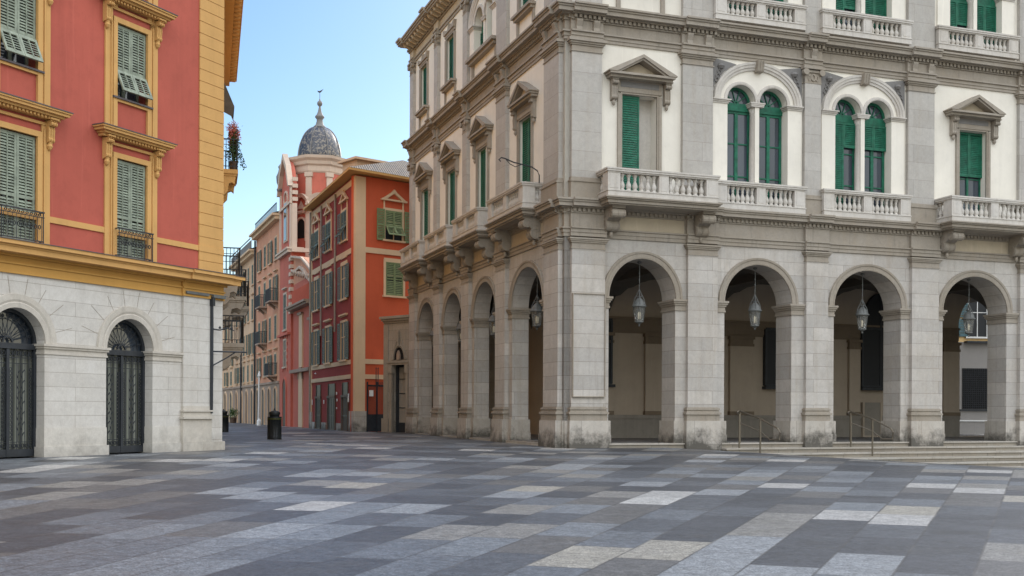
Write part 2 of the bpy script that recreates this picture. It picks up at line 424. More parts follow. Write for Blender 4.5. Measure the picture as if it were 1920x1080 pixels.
        ks = list(bb); B = [bb[k] for k in ks]; m = len(B)
        if m < 2 or m > 300: return s.build1(name, mats, parent, smooth)
        par = list(range(m))
        def h(a):
            while par[a] != a: a = par[a]
            return a
        for i in range(m):
            for j in range(i):
                if all(B[i][k] - .015 <= B[j][3 + k] and B[j][k] - .015 <= B[i][3 + k] for k in range(3)): par[h(i)] = h(j)
        cl = {ks[i]: h(i) for i in range(m)}; groups = {}
        for fi, f in enumerate(s.f): groups.setdefault(cl[g(f[0])], []).append(fi)
        if len(groups) < 2: return s.build1(name, mats, parent, smooth)
        uo = [0]
        for f in s.f: uo.append(uo[-1] + len(f))
        first = None
        for gi in sorted(groups.values(), key=lambda x: -len(x)):
            b = MB(s.fr); mp = {}
            for fi in gi:
                nf = []
                for i in s.f[fi]:
                    if i not in mp: mp[i] = len(b.v); b.v.append(s.v[i])
                    nf.append(mp[i])
                b.f.append(nf); b.mi.append(s.mi[fi]); b.uv += s.uv[uo[fi]:uo[fi + 1]]
            if first is None: first = b.build1(name, mats, parent, smooth)
            else: b.build1(rest or name, mats, first if rest else parent, smooth)
        return first
    def build1(s, name, mats, parent=None, smooth=False):
        if not isinstance(mats, (list, tuple)): mats = [mats]
        me = bpy.data.meshes.new(name)
        base = Vector(parent['_w']) if parent is not None else Vector((0, 0, 0))
        me.from_pydata([tuple(s.fr.p(*p) - base) for p in s.v], [], s.f)
        for m_ in mats: me.materials.append(M[m_] if isinstance(m_, str) else m_)
        me.polygons.foreach_set('material_index', s.mi)
        if smooth: me.polygons.foreach_set('use_smooth', [True] * len(s.f))
        ul = me.uv_layers.new(name='UVMap')
        flat = [x for p in s.uv for x in p]; ul.data.foreach_set('uv', flat)
        me.update()
        o = bpy.data.objects.new(name, me); C.objects.link(o)
        if parent is not None: o.parent = parent
        o['_w'] = tuple(base)
        return o
def thing(name, label, cat, loc, group=None):
    o = bpy.data.objects.new(name, None); C.objects.link(o); o.location = loc; o['_w'] = tuple(loc)
    o.empty_display_size = .3
    tag(o, label, cat, group); return o
def tag(o, label=None, cat=None, group=None, kind=None):
    if label: o['label'] = label
    if cat: o['category'] = cat
    if group: o['group'] = group
    if kind: o['kind'] = kind
    return o
def place(o, fr, u, oo, z, parent):
    """put a copy of o (mesh centred on its own origin) at facade coordinates"""
    c = o.copy(); C.objects.link(c); c.parent = parent; c.location = fr.p(u, oo, z) - Vector(parent['_w']); return c
WF = Frame((0, 0, 0), (1, 0, 0), (0, 1, 0))

# ------------------------------------------------------------------ frames
CX, CY = 1.634, 35.5
FR = facade(CX, CY, 70.7)                  # arcade building, square front
FS = facade(CX, CY, -19.3, True)           # its street side
FL = facade(-7.489, 29.0, 26.46)           # left building, front (u negative towards us)
SD = (-.26, .9656)
FSL = Frame((-7.489, 29.0, 0), (SD[0], SD[1], 0), (.9656, .26, 0))    # left building, street side
FM = facade(-7.687, 55.0, -21.35, True)    # row on the right of the street
FT = facade(-7.687, 55.0, 49.9)            # end wall of the red corner house

# ------------------------------------------------------------------ ground
def gz(X, Y):
    u = (X - CX) * .9438 + (Y - CY) * .3305; o = (X - CX) * .3305 - (Y - CY) * .9438
    z = max(-.09, min(.04, -.065 - .0151 * X))
    z *= max(0, min(1, (Y - 5) / 15))
    d = max(0, u - 3.2)
    return z - .066 * min(d, 30) * (d / (d + .8)) * max(.25, min(1, 1 - (o - 4) / 30))
def axis(a, b, fine0, fine1, st):
    r = []; x = fine0
    while x <= fine1: r.append(x); x += st
    st2 = st; x = fine0
    while x > a: st2 *= 1.4; x -= st2; r.insert(0, x)
    st2 = st; x = r[-1]
    while x < b: st2 *= 1.4; x += st2; r.append(x)
    return r
xs = axis(-900, 900, -20, 34, 1.0); ys = axis(-300, 1500, 0, 60, 1.0)
g = MB(WF)
g.add([(x, y, gz(x, y)) for y in ys for x in xs], [(j * len(xs) + i, j * len(xs) + i + 1, (j + 1) * len(xs) + i + 1, (j + 1) * len(xs) + i) for j in range(len(ys) - 1) for i in range(len(xs) - 1)])
tag(g.build('piazza_paving', 'paving', smooth=True), 'fan of grey and pale stone slabs paving the square', kind='structure')

# ==================================================================  ARCADED BUILDING
PAL = thing('arcaded_building', 'tall pale stone arcaded palace with green shutters and marble balconies on the right', 'building', (CX, CY, 0))
ZC = 6.0
PILF = [(.19, 1.34), (4.30, 5.39), (8.81, 9.68), (13.16, 14.32), (17.96, 19.1), (22.7, 23.85)]
ARF = [(1.53, 3.91), (5.73, 8.32), (10.01, 12.8), (14.6, 17.47), (19.4, 22.3)]
PILS = [(.17, 1.45), (5.35, 6.45), (9.8, 10.82), (14.09, 15.08), (18.4, 19.5)]
ARS = [(1.85, 4.95), (6.75, 9.5), (11.1, 13.8), (15.35, 18.1)]
LF, LS = 26.0, 19.6
SPR = 4.74
RISE = 1.27

def arcade(fr, L, pil, ars, stone_wall='arcade_wall', T=.95):
    b = MB(fr); b.wall(0, L, -1.5, 6.6, [(a, c, .05, SPR, RISE) for a, c in ars], 0, -T)
    b.build(stone_wall, 'stone', PAL)
    for k, (a, c) in enumerate(ars):
        uc, ra = (a + c) / 2, (c - a) / 2
        r = MB(fr)
        r.arc(uc, SPR + .0, ra, RISE, [(.002, 0), (.002, .05), (.05, .06), (.06, .045), (.15, .05), (.17, .075), (.23, .085), (.24, 0)], 32)
        r.build('arch_moulding', 'trim', PAL)
        im = MB(fr)
        for side, ue in ((-1, a), (1, c)):
            # edge towards pilaster
            if side < 0: near = max([p[1] for p in pil if p[1] <= a + .01] + [0])
            else: near = min([p[0] for p in pil if p[0] >= c - .01] + [L])
            for z0, z1, pr in ((4.38, 4.44, .035), (4.44, 4.555, .018), (4.555, 4.62, .05), (4.62, 4.68, .085), (4.68, 4.745, .115)):
                im.box(ue - side * pr, near, pr, -T - pr, z0, z1)
        im.build('impost', 'trim', PAL)
    for a, c in pil:
        s = MB(fr)
        s.box(a, c, -.02, .15, 1.2, 6.2)
        s.build('pilaster', 'stone', PAL)
        cp = MB(fr)
        for z0, z1, pr in ((6.2, 6.24, .02), (6.24, 6.40, 0), (6.40, 6.45, .04), (6.45, 6.50, .07), (6.50, 6.55, .10)):
            cp.box(a - pr, c + pr, -.02, .15 + pr, z0, z1)
        for z0, z1, pr in ((.78, .98, .06), (.98, 1.05, .105), (1.05, 1.09, .06), (1.09, 1.13, .04), (1.13, 1.19, .07), (1.19, 1.22, .03)):
            cp.box(a - pr, c + pr, -.02, .15 + pr, z0, z1)
        cp.build('pilaster_moulding', 'trim', PAL)
        q = MB(fr)
        q.box(a - .09, c + .09, -.02, .25, .33, .778); q.box(a - .11, c + .11, -.02, .275, -1.4, .328)
        q.build('pilaster_pedestal', 'stone_low', PAL)
    es = [0] + [x for a in ars for x in a] + [L]
    for i in range(0, len(es), 2):
        a, c = es[i], es[i + 1]; pl = MB(fr)
        pl.box(a - (.06 if i else -.003), c + (.06 if i + 2 < len(es) else 0), .055, -T - .05, .32, .775)
        pl.box(a - (.075 if i else -.003), c + (.075 if i + 2 < len(es) else 0), .07, -T - .07, -1.45, .318)
        pl.build('wall_plinth', 'stone_low', PAL)
arcade(FR, LF, PILF, ARF); arcade(FS, LS, PILS, ARS, T=.62)

def entab(fr, L, pil, z0, spec, ext, name, m0, dent, dm='trim', dpitch=.16):
    """spec: list of (z0,z1,proj,mat)"""
    groups = {}
    for (a, b_, pr, mt) in spec:
        mb = groups.setdefault(mt, MB(fr))
        mb.prof(0, L, [(-.02, a), (pr, a), (pr, b_), (-.02, b_)], -1, 0)
        for (pa, pc) in pil:
            mb.prof(pa - .04, pc + .04, [(-.02, a + .003), (pr + .12, a + .003), (pr + .12, b_ + .003), (-.02, b_ + .003)])
    for mt, mb in groups.items(): mb.build(name, mt, PAL)
    d = MB(fr); a, b_, pr = dent
    u = .05
    while u < L - .05:
        e = .12 if any(pa - .1 < u < pc + .02 for pa, pc in pil) else 0
        d.box(u, u + dpitch * .55, 0, pr + e, a, b_); u += dpitch
    d.box(.02, L - .02, -.01, .045 + pr * .3, a + .002, b_ - .002); d.build('dentil_course', 'trim', PAL)

S1 = [(6.60, 6.72, .05, 'trim'), (6.72, 6.84, .075, 'trim'), (6.84, 6.88, .12, 'trim'), (6.88, 7.33, .03, 'trim'), (7.33, 7.37, .07, 'trim'),
      (7.37, 7.48, .05, 'trim'), (7.48, 7.52, .15, 'trim'), (7.52, 7.64, .30, 'trim'), (7.64, 7.70, .34, 'trim'), (7.70, 7.765, .38, 'trim')]
for fr, L, pil in ((FR, LF, PILF), (FS, LS, PILS)): entab(fr, L, pil, 0, S1, 0, 'string_course', 0, (7.375, 7.475, .12))
P1F = [(.17, 1.2), (4.08, 5.19), (8.72, 9.36), (12.97, 14.09), (17.9, 19.0), (22.7, 23.8)]
P1S = [(.17, 1.5), (5.35, 6.45), (10.15, 10.75), (14.6, 15.15), (18.9, 19.5)]
S2 = [(12.82, 12.92, .05, 'trim'), (12.92, 13.04, .075, 'trim'), (13.04, 13.09, .13, 'trim'), (13.09, 13.42, .03, 'trim'), (13.42, 13.46, .08, 'trim'),
      (13.46, 13.57, .06, 'trim'), (13.57, 13.61, .2, 'trim'), (13.61, 13.74, .36, 'trim'), (13.74, 13.80, .40, 'trim'), (13.80, 13.86, .45, 'trim')]
for fr, L, pil in ((FR, LF, P1F), (FS, LS, P1S)): entab(fr, L, pil, 0, S2, 0, 'main_cornice', 0, (13.465, 13.565, .16))
S3 = [(17.62, 17.74, .05, 'trim'), (17.74, 17.80, .1, 'trim'), (17.80, 18.15, .03, 'warm'), (18.15, 18.2, .1, 'trim'),
      (18.42, 18.5, .62, 'trim'), (18.5, 18.58, .68, 'trim'), (18.58, 18.66, .74, 'trim')]
for fr, L, pil in ((FR, LF, P1F), (FS, LS, P1S)):
    entab(fr, L, pil, 0, S3, 0, 'top_cornice', 0, (18.2, 18.3, .18))
    mo = MB(fr); u = .3
    while u < L - .2:
        mo.prof(u, u + .2, [(0, 18.3), (.5, 18.3), (.5, 18.34), (.56, 18.42), (0, 18.42)])
        mo.prof(u + .03, u + .17, [(0, 18.2), (.2, 18.2), (.45, 18.3), (0, 18.3)]); u += .48
    mo.prof(0, L, [(0, 18.3), (.1, 18.3), (.1, 18.42), (0, 18.42)], -1, 0)
    mo.build('modillion_course', 'warm', PAL)

# ---- walls of the upper floors
DBL = {1: 6.95, 2: 11.17, 3: 16.0}
def dbl_ops(cs, zb, spr, ra=.54, d=.62): return [(c + sgn * d - ra, c + sgn * d + ra, zb, spr, ra) for c in cs for sgn in (-1, 1)]
SIDEC = [3.6, 8.4, 12.7, 17.0]
WINA, WIND = (1.96, 3.2), (15.29, 16.49)
def shutter(fr, parent, u0, u1, z0, z1, o, mt='green', pitch=.085, mid=None, name='shutter', th=.035, bars=0):
    b = MB(fr); fw = min(.055, (u1 - u0) * .16); cov = .92 if mt == 'green' else .66
    b.box(u0, u0 + fw, o, o + th, z0, z1); b.box(u1 - fw, u1, o, o + th, z0, z1)
    for za in [z0, z1 - fw * 1.3] + ([mid - fw * .6] if mid else []): b.box(u0 + fw, u1 - fw, o, o + th - .002, za, za + fw * 1.3)
    for k in range(bars):
        x = u0 + (u1 - u0) * (k + 1) / (bars + 1); b.box(x - .012, x + .012, o, o + th + .004, z0 + fw, z1 - fw)
    z = z0 + fw * 1.3 + .01
    while z < z1 - fw * 1.3 - .03:
        if not (mid and abs(z + .03 - mid) < fw):
            b.add([(u0 + fw, o + .004, z + pitch * cov), (u1 - fw, o + .004, z + pitch * cov), (u1 - fw, o + th - .002, z), (u0 + fw, o + th - .002, z),
                   (u0 + fw, o + .004, z + pitch * cov - .01), (u1 - fw, o + .004, z + pitch * cov - .01), (u1 - fw, o + th - .002, z - .01), (u0 + fw, o + th - .002, z - .01)],
                  [(0, 1, 2, 3), (7, 6, 5, 4), (3, 2, 6, 7), (0, 4, 5, 1)])
        z += pitch
    return b.build(name, mt, parent)
def sash(fr, parent, u0, u1, z0, z1, o, mt, nrow=3, name='sash', fw=.06, inner=.035, glass='glass', mull=True):
    b = MB(fr); e = o + .05
    b.box(u0, u0 + fw, o, e, z0, z1); b.box(u1 - fw, u1, o, e, z0, z1); b.box(u0 + fw, u1 - fw, o, e - .002, z0, z0 + fw * 1.4); b.box(u0 + fw, u1 - fw, o, e - .002, z1 - fw, z1)
    if mull: c = (u0 + u1) / 2; b.box(c - fw * .7, c + fw * .7, o, e + .006, z0 + fw, z1 - fw)
    for k in range(1, nrow):
        z = z0 + (z1 - z0) * k / nrow; b.box(u0 + fw, u1 - fw, o, e - .006, z - inner / 2, z + inner / 2)
    r = b.build(name, mt, parent)
    p = MB(fr); p.add([(u0, o + .012, z0), (u1, o + .012, z0), (u1, o + .012, z1), (u0, o + .012, z1)], [(0, 1, 2, 3)]); p.build('pane', glass, parent)
    return r
def scroll(fr, parent, u0, u1, z0, z1, pr, mt='trim', name='bracket'):
    """S-scroll console: profile in (o,z)"""
    h = z1 - z0; k_ = min(1, pr / h * 1.25); r1 = .19 * h * k_; c1 = (pr - r1, z1 - .06 * h - r1); r2 = .25 * h * k_; c2 = (r2 * .95, z0 + .10 * h + r2)
    pts = [(0, z1), (pr - .02, z1), (pr - .02, z1 - .05 * h)]
    for k in range(9): a = R(75 - 27 * k); pts.append((c1[0] + r1 * cos(a), c1[1] + r1 * sin(a)))
    pts.append((c1[0] - r1 * 1.0, c1[1] - r1 * .25)); pts.append(((c1[0] + c2[0]) / 2 + r2 * .25, (c1[1] + c2[1]) / 2 + .06 * h))
    for k in range(8): a = R(38 - 20 * k); pts.append((c2[0] + r2 * cos(a), c2[1] + r2 * sin(a)))
    pts.append((0, z0 + .06 * h))
    b = MB(fr); b.prof(u0 + .02, u1 - .02, pts)
    wd = u1 - u0; e = min(.035, wd * .16)
    for x0, x1 in ((u0, u0 + e), (u1 - e, u1), ((u0 + u1) / 2 - e * .5, (u0 + u1) / 2 + e * .5)): b.prof(x0, x1, [(o + (.012 if o else 0), z - .006) for o, z in pts])
    b.box(u0 - .03, u1 + .03, 0, pr + .03, z1, z1 + .04)
    if pr > .3:
        for x, sg in ((u0, -1), (u1, 1)):
            sf = lambda o, z, xx: (xx, o, z)
            for (c_, r_, a0, a1) in ((c1, r1 * .72, -150, 170), (c1, r1 * .36, -200, 120), (c2, r2 * .7, -100, 260), ((c2[0] * .9 + .1 * c1[0], (c1[1] + c2[1]) / 2), h * .14, 60, 250)):
                P_ = [];n = 14
                for i in range(n + 1):
                    a = R(a0 + (a1 - a0) * i / n)
                    for rr_, ox in ((r_, 0), (r_, .022), (r_ + .035, .022), (r_ + .035, 0)): P_.append((x + sg * ox, c_[0] + rr_ * cos(a), c_[1] + rr_ * sin(a)))
                b.add(P_, [(i * 4 + j, i * 4 + (j + 1) % 4, i * 4 + 4 + (j + 1) % 4, i * 4 + 4 + j) for i in range(n) for j in range(4)])
    b.lathe((u0 + u1) / 2, c2[0], [(.0, -.13), (.04, -.09), (.065, -.03), (.05, .02), (.06, .06)], 8, z0)
    return b.build(name, mt, parent)
def pediment(fr, parent, c, hw, z0, z1, pr, mt='trim'):
    b = MB(fr)
    b.box(c - hw, c + hw, 0, pr, z0 + .02, z0 + .09); b.box(c - hw + .05, c + hw - .05, 0, pr * .75, z0 - .06, z0 + .02)
    t_ = .085
    for (d, oo, tk) in ((0, pr + .02, .10), (.10, pr - .04, .07)):
        b.poly([(c - hw - .05 + d * 1.2, z0 + .09 - .003), (c - hw - .05 + d * 1.2 + .28, z0 + .09 - .003), (c, z1 - d - tk), (c + hw + .05 - d * 1.2 - .28, z0 + .09 - .003), (c + hw + .05 - d * 1.2, z0 + .09 - .003), (c + hw + .05 - d * 1.2, z0 + .12), (c, z1 - d), (c - hw - .05 + d * 1.2, z0 + .12)], .0, oo)
    o = b.build('pediment', mt, parent)
    q = MB(fr); q.poly([(c - hw + .3, z0 + .092), (c + hw - .3, z0 + .092), (c, z1 - .2)], 0, .10); q.build('tympanum', 'warm', parent)
    return o
def rect_window(fr, u0, u1, z0, z1, state, pc=None, pr=.45, hw=1.2):
    b = MB(fr); sw = .15
    for (d0, d1, oo) in ((0, .06, .05), (.06, .16, .075)):
        b.box(u0 - d1, u0 - d0, -.02, oo, z0, z1); b.box(u1 + d0, u1 + d1, -.02, oo, z0, z1); b.box(u0 - d1, u1 + d1, -.02, oo + .002, z1 + d0, z1 + d1)
    b.box(u0 - .16, u1 + .16, -.02, .06, z1 + .16, z1 + .5)
    w_ = b.build('window', 'trim', PAL, rest='window_sill')
    q = MB(fr); q.box(u0 - .06, u1 + .06, .05, .07, z1 + .22, z1 + .40); q.build('frieze_panel', 'carve', w_)
    pc = pc if pc is not None else (u0 + u1) / 2
    pediment(fr, w_, pc, hw - .05, z1 + .5, z1 + 1.2, pr)
    for x in (u0 - .42, u1 + .22): scroll(fr, w_, x, x + .2, z1 - .3, z1 + .42, pr * .62)
    bk = MB(fr); bk.box(u0, u1, -.49, -.47, z0, z1)
    if state == 'half':
        pass
        shutter(fr, w_, u0 + .01, (u0 + u1) / 2 + .03, z0, z1 - .02, -.09, 'green', .075)
        rv_ = MB(fr); rv_.box(u0, u1, -.44, -.42, z0, z1); rv_.build('blind_back', 'marble', w_)
    elif state == 'roll':
        bk.build('dark_room', 'darkin', w_)
        sash(fr, w_, u0, u1, z0, z1, -.3, 'green', 2)
        c = (u0 + u1) / 2; zb = z0 + (z1 - z0) * .52
        shutter(fr, w_, u0 + .01, c, zb, z1 - .02, -.2, 'green', .065); shutter(fr, w_, c + .005, u1 - .01, zb, z1 - .02, -.2, 'green', .065)
    else:
        bk.build('dark_room', 'darkin', w_); c = (u0 + u1) / 2
        shutter(fr, w_, u0 + .01, c - .003, z0, z1 - .02, -.12, 'green', .075); shutter(fr, w_, c + .003, u1 - .01, z0, z1 - .02, -.12, 'green', .075)
    return w_
def dbl_window(fr, c, z0, spr, zt, states, big=True):
    """paired arched windows under one large arch, centre c"""
    ra, d = .54, .62
    st = MB(fr)
    hw = 1.71
    st.box(c - hw, c - d - ra - .001, -.02, .05, z0, spr - .14); st.box(c + d + ra + .001, c + hw, -.02, .05, z0, spr - .14)
    ar = MB(fr)
    bb = zt - .28 - spr
    ar.arc(c, spr, hw - .29, bb, [(0, 0), (0, .05), (.08, .06), (.09, .09), (.17, .10), (.18, .12), (.26, .13), (.28, .0)], 36)
    w_ = ar.build('double_window', 'marble', PAL); st.build('window_jamb', 'cream', w_)
    for sg in (-1, 1):
        a2 = MB(fr); a2.arc(c + sg * d, spr, ra, ra, [(.0, -.02), (.0, .035), (.04, .05), (.10, .05), (.12, .0)], 24); a2.build('small_arch', 'marble', w_)
    k = MB(fr)
    for zz0, zz1, pr in ((spr - .14, spr - .09, .03), (spr - .09, spr - .04, .06), (spr - .04, spr, .10)):
        k.box(c - hw - .02, c - d - ra + pr, -.3, .05 + pr, zz0, zz1); k.box(c + d + ra - pr, c + hw + .02, -.3, .05 + pr, zz0, zz1)
        k.box(c - .22 - pr * .6, c + .22 + pr * .6, -.42 - pr * .4, .03 + pr * .4, zz0, zz1)
    k.build('impost', 'marble', w_)
    kk = MB(fr)
    kk.lathe(c, -.2, [(.2, 0), (.2, .12), (.17, .16), (.18, .2), (.165, .24), (.168, (spr - .35 - z0) * .5), (.145, spr - .35 - z0), (.16, spr - .33 - z0), (.15, spr - .3 - z0), (.2, spr - .14 - z0)], 16, z0)
    kk.build('column', 'marble', w_, True)
    ks = MB(fr); ks.prof(c - .13, c + .13, [(0, zt - .36), (.2, zt - .34), (.26, zt + .02), (0, zt + .02)])
    for x in (-.1, 0, .1): ks.prof(c + x - .02, c + x + .02, [(0, zt - .34), (.22, zt - .32), (.285, zt), (0, zt)])
    ks.build('keystone', 'trim', w_)
    for sg in (-1, 1):
        pts = [(c + sg * (hw + .02), spr + .1), (c + sg * (hw + .02), zt + .0)]
        for i in range(9):
            t_ = R(62 - 54 * i / 8); pts.append((c + sg * ((hw + .02) * cos(t_)), spr + (bb + .29) * sin(t_)))
        spd = MB(fr); spd.poly(pts, -.01, .035)
        uu_, zz_ = c + sg * (hw - .3), zt - .27
        spd.lathe(uu_, .03, [(.0, -.12), (.09, -.08), (.14, 0), (.09, .08), (0, .12)], 10, zz_)
        for kx in range(4): spd.arc(c + sg * (hw - .14 - .05 * kx), spr + .62 + kx * .13, .06, .06, [(0, .03), (0, .07), (.025, .07), (.025, .03)], 8, 0, 360)
        spd.build('carved_spandrel', 'carve', w_)
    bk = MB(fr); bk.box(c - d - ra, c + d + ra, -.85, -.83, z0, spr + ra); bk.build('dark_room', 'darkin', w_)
    for sg, stt in zip((-1, 1), states):
        uc = c + sg * d; u0, u1 = uc - ra, uc + ra
        f = MB(fr); o = -.36
        f.arc(uc, spr, ra - .09, ra - .09, [(0, o), (0, o + .06), (.09, o + .06), (.09, o)], 20)
        f.arc(uc, spr, .05, .05, [(0, o), (0, o + .05), (.05, o + .05), (.05, o)], 10)
        for an in (36, 72, 108, 144): f.poly([(uc + .08 * cos(R(an)) - .015 * sin(R(an)), spr + .08 * sin(R(an)) + .015 * cos(R(an))), (uc + .08 * cos(R(an)) + .015 * sin(R(an)), spr + .08 * sin(R(an)) - .015 * cos(R(an))), (uc + (ra - .07) * cos(R(an)) + .015 * sin(R(an)), spr + (ra - .07) * sin(R(an)) - .015 * cos(R(an))), (uc + (ra - .07) * cos(R(an)) - .015 * sin(R(an)), spr + (ra - .07) * sin(R(an)) + .015 * cos(R(an)))], o, o + .04)
        f.box(u0, u1, o, o + .09, spr - .26, spr - .0)
        f.build('fanlight', 'green', w_)
        pn = MB(fr); pts = [(uc + (ra - .02) * cos(R(i * 9)), o + .01, spr + (ra - .02) * sin(R(i * 9))) for i in range(21)]; pn.add(pts, [tuple(range(21))]); pn.build('pane', 'glass', w_)
        sash(fr, w_, u0 + .02, u1 - .02, z0, spr - .26, o, 'green', 3, fw=.085, inner=.045)
        if stt == 'L':
            shutter(fr, w_, u0 + .01, uc, z0, spr - .28, -.26, 'green', .065); shutter(fr, w_, uc + .005, u1 - .01, spr - 1.15, spr - .28, -.26, 'green', .065)
        if stt == 'T':
            shutter(fr, w_, u0 + .01, uc, spr - 1.15, spr - .28, -.26, 'green', .065); shutter(fr, w_, uc + .005, u1 - .01, spr - 1.15, spr - .28, -.26, 'green', .065)
        if stt == 'C':
            shutter(fr, w_, u0 + .01, uc, z0, spr - .28, -.26, 'green', .065); shutter(fr, w_, uc + .005, u1 - .01, z0, spr - .28, -.26, 'green', .065)
    return w_

# baluster master mesh
bm_ = MB(WF); bm_.lathe(0, 0, [(.085, 0), (.085, .05), (.055, .065), (.068, .09), (.088, .15), (.080, .21), (.042, .30), (.036, .34), (.054, .36), (.04, .38), (.046, .42), (.07, .47), (.078, .48), (.078, .53)], 12)
BAL = None
def balcony(fr, u0, u1, p, z0, zr, nped=1, slab=True, nb=6, label=None):
    global BAL
    h0, h1 = z0 + .20, zr - .15
    b = MB(fr); pw = .42; e = .3
    # plinth and rail go round three sides
    for (za, zb, ex) in ((z0, h0 - .03, .0), (h0 - .03, h0, .02), (h1, h1 + .04, .0), (h1 + .04, zr - .05, .035), (zr - .05, zr, .055)):
        b.box(u0 - ex, u1 + ex, p - e - ex, p + ex, za, zb)
        if p > .5:
            b.box(u0 - ex, u0 + e + ex, 0.0, p - e - ex - .001, za, zb); b.box(u1 - e - ex, u1 + ex, 0.0, p - e - ex - .001, za, zb)
    n = nped + 1
    span = (u1 - u0 - pw) / n
    peds = [u0 + span * k for k in range(n + 1)]
    for k, x in enumerate(peds):
        wd = pw if k in (0, n) else pw * .8; x0 = x if k in (0, n) else x + pw * .1
        b.box(x0, x0 + wd, p - e + .01, p - .012, h0 - .002, h1 + .002)
        b.box(x0 + .07, x0 + wd - .07, p - .03, p - .004, h0 + .06, h1 - .05)
    if p > .5:
        for x in (u0 + .012, u1 - e + .01):
            b.box(x, x + e - .02, p - .45, p - e + .012, h0 - .002, h1 + .002)
            b.box(x, x + e - .02, 0.0, .14, h0 - .002, h1 + .002)
    o = b.build('balcony', 'marble', PAL)
    if label: o['label'] = label
    if BAL is None:
        me_o = bm_.build('baluster', 'marble', None, True); me_o.parent = o; BAL = me_o; first = True
        BAL.location = fr.p(peds[0] + pw + .1, p - e / 2, h0) - Vector(PAL['_w'])
        start = (0, 0)
    sc_ = (h1 - h0) / .53
    for k in range(n):
        a, c = peds[k] + pw + .01 - (.04 if k else 0), peds[k + 1] + (.04 if k + 1 < n else 0) - .01
        for j in range(nb):
            q = place(BAL, fr, a + (c - a) * (j + .5) / nb, p - e / 2, h0, o); q.scale = (1, 1, sc_)
    if p > .5:
        rr0 = p - .45 - .14; nn = 2 if rr0 < .6 else 3
        for x in (u0 + e / 2, u1 - e / 2):
            for j in range(nn): q = place(BAL, fr, x, .14 + rr0 * (j + .5) / nn, h0, o); q.scale = (1, 1, sc_)
    if BAL.parent == o and 'moved' not in BAL:
        BAL['moved'] = 1; BAL.scale = (.999, .999, sc_); BAL.location = fr.p(peds[0] + pw + .01 + (peds[1] - peds[0] - pw) * .5 / nb, p - e / 2, h0) - Vector(PAL['_w'])
        # remove the copy that would coincide with the master
        for ch in list(o.children):
            if ch is not BAL and (ch.location - BAL.location).length < .08: bpy.data.objects.remove(ch); break
    if slab:
        s_ = MB(fr)
        for (za, zb, ex) in ((z0 - .235, z0 - .19, -.06), (z0 - .19, z0 - .09, .0), (z0 - .09, z0 - .045, .06), (z0 - .045, z0 - .002, .11)):
            s_.box(u0 - ex, u1 + ex, .02, p + ex, za, zb)
        s_.build('balcony_slab', 'trim', o)
    return o

# floor one
F1 = [(WINA[0], WINA[1], 7.9, 11.27, 0)] + dbl_ops([6.95, 11.17], 7.9, 11.45) + [(WIND[0], WIND[1], 7.9, 11.27, 0), (20.3, 21.5, 7.9, 11.27, 0)]
b = MB(FR); b.wall(0, LF, 6.6, 12.85, F1, 0, -.5, back=False); b.build('upper_wall', 'cream', PAL)
F1S = [(c - .6, c + .6, 7.9, 11.22, 0) for c in SIDEC]
b = MB(FS); b.wall(0, LS, 6.6, 12.85, F1S, 0, -.5, back=False); b.build('upper_wall', 'cream', PAL)
F2 = [(2.0, 3.2, 15.0, 16.95, 0)] + dbl_ops([6.95, 11.17, 16.0], 14.3, 16.3, ) + [(20.3, 21.5, 15.0, 16.95, 0)]
b = MB(FR); b.wall(0, LF, 12.85, 18.2, F2, 0, -.5, back=False); b.build('upper_wall', 'cream', PAL)
F2S = [(3.0, 4.2, 15.0, 16.98, 0)] + dbl_ops([8.4], 15.0, 16.3) + [(12.4, 13.5, 15.0, 16.98, 0), (16.75, 17.85, 15.0, 16.98, 0)]
b = MB(FS); b.wall(0, LS, 12.85, 18.2, F2S, 0, -.5, back=False); b.build('upper_wall', 'cream', PAL)

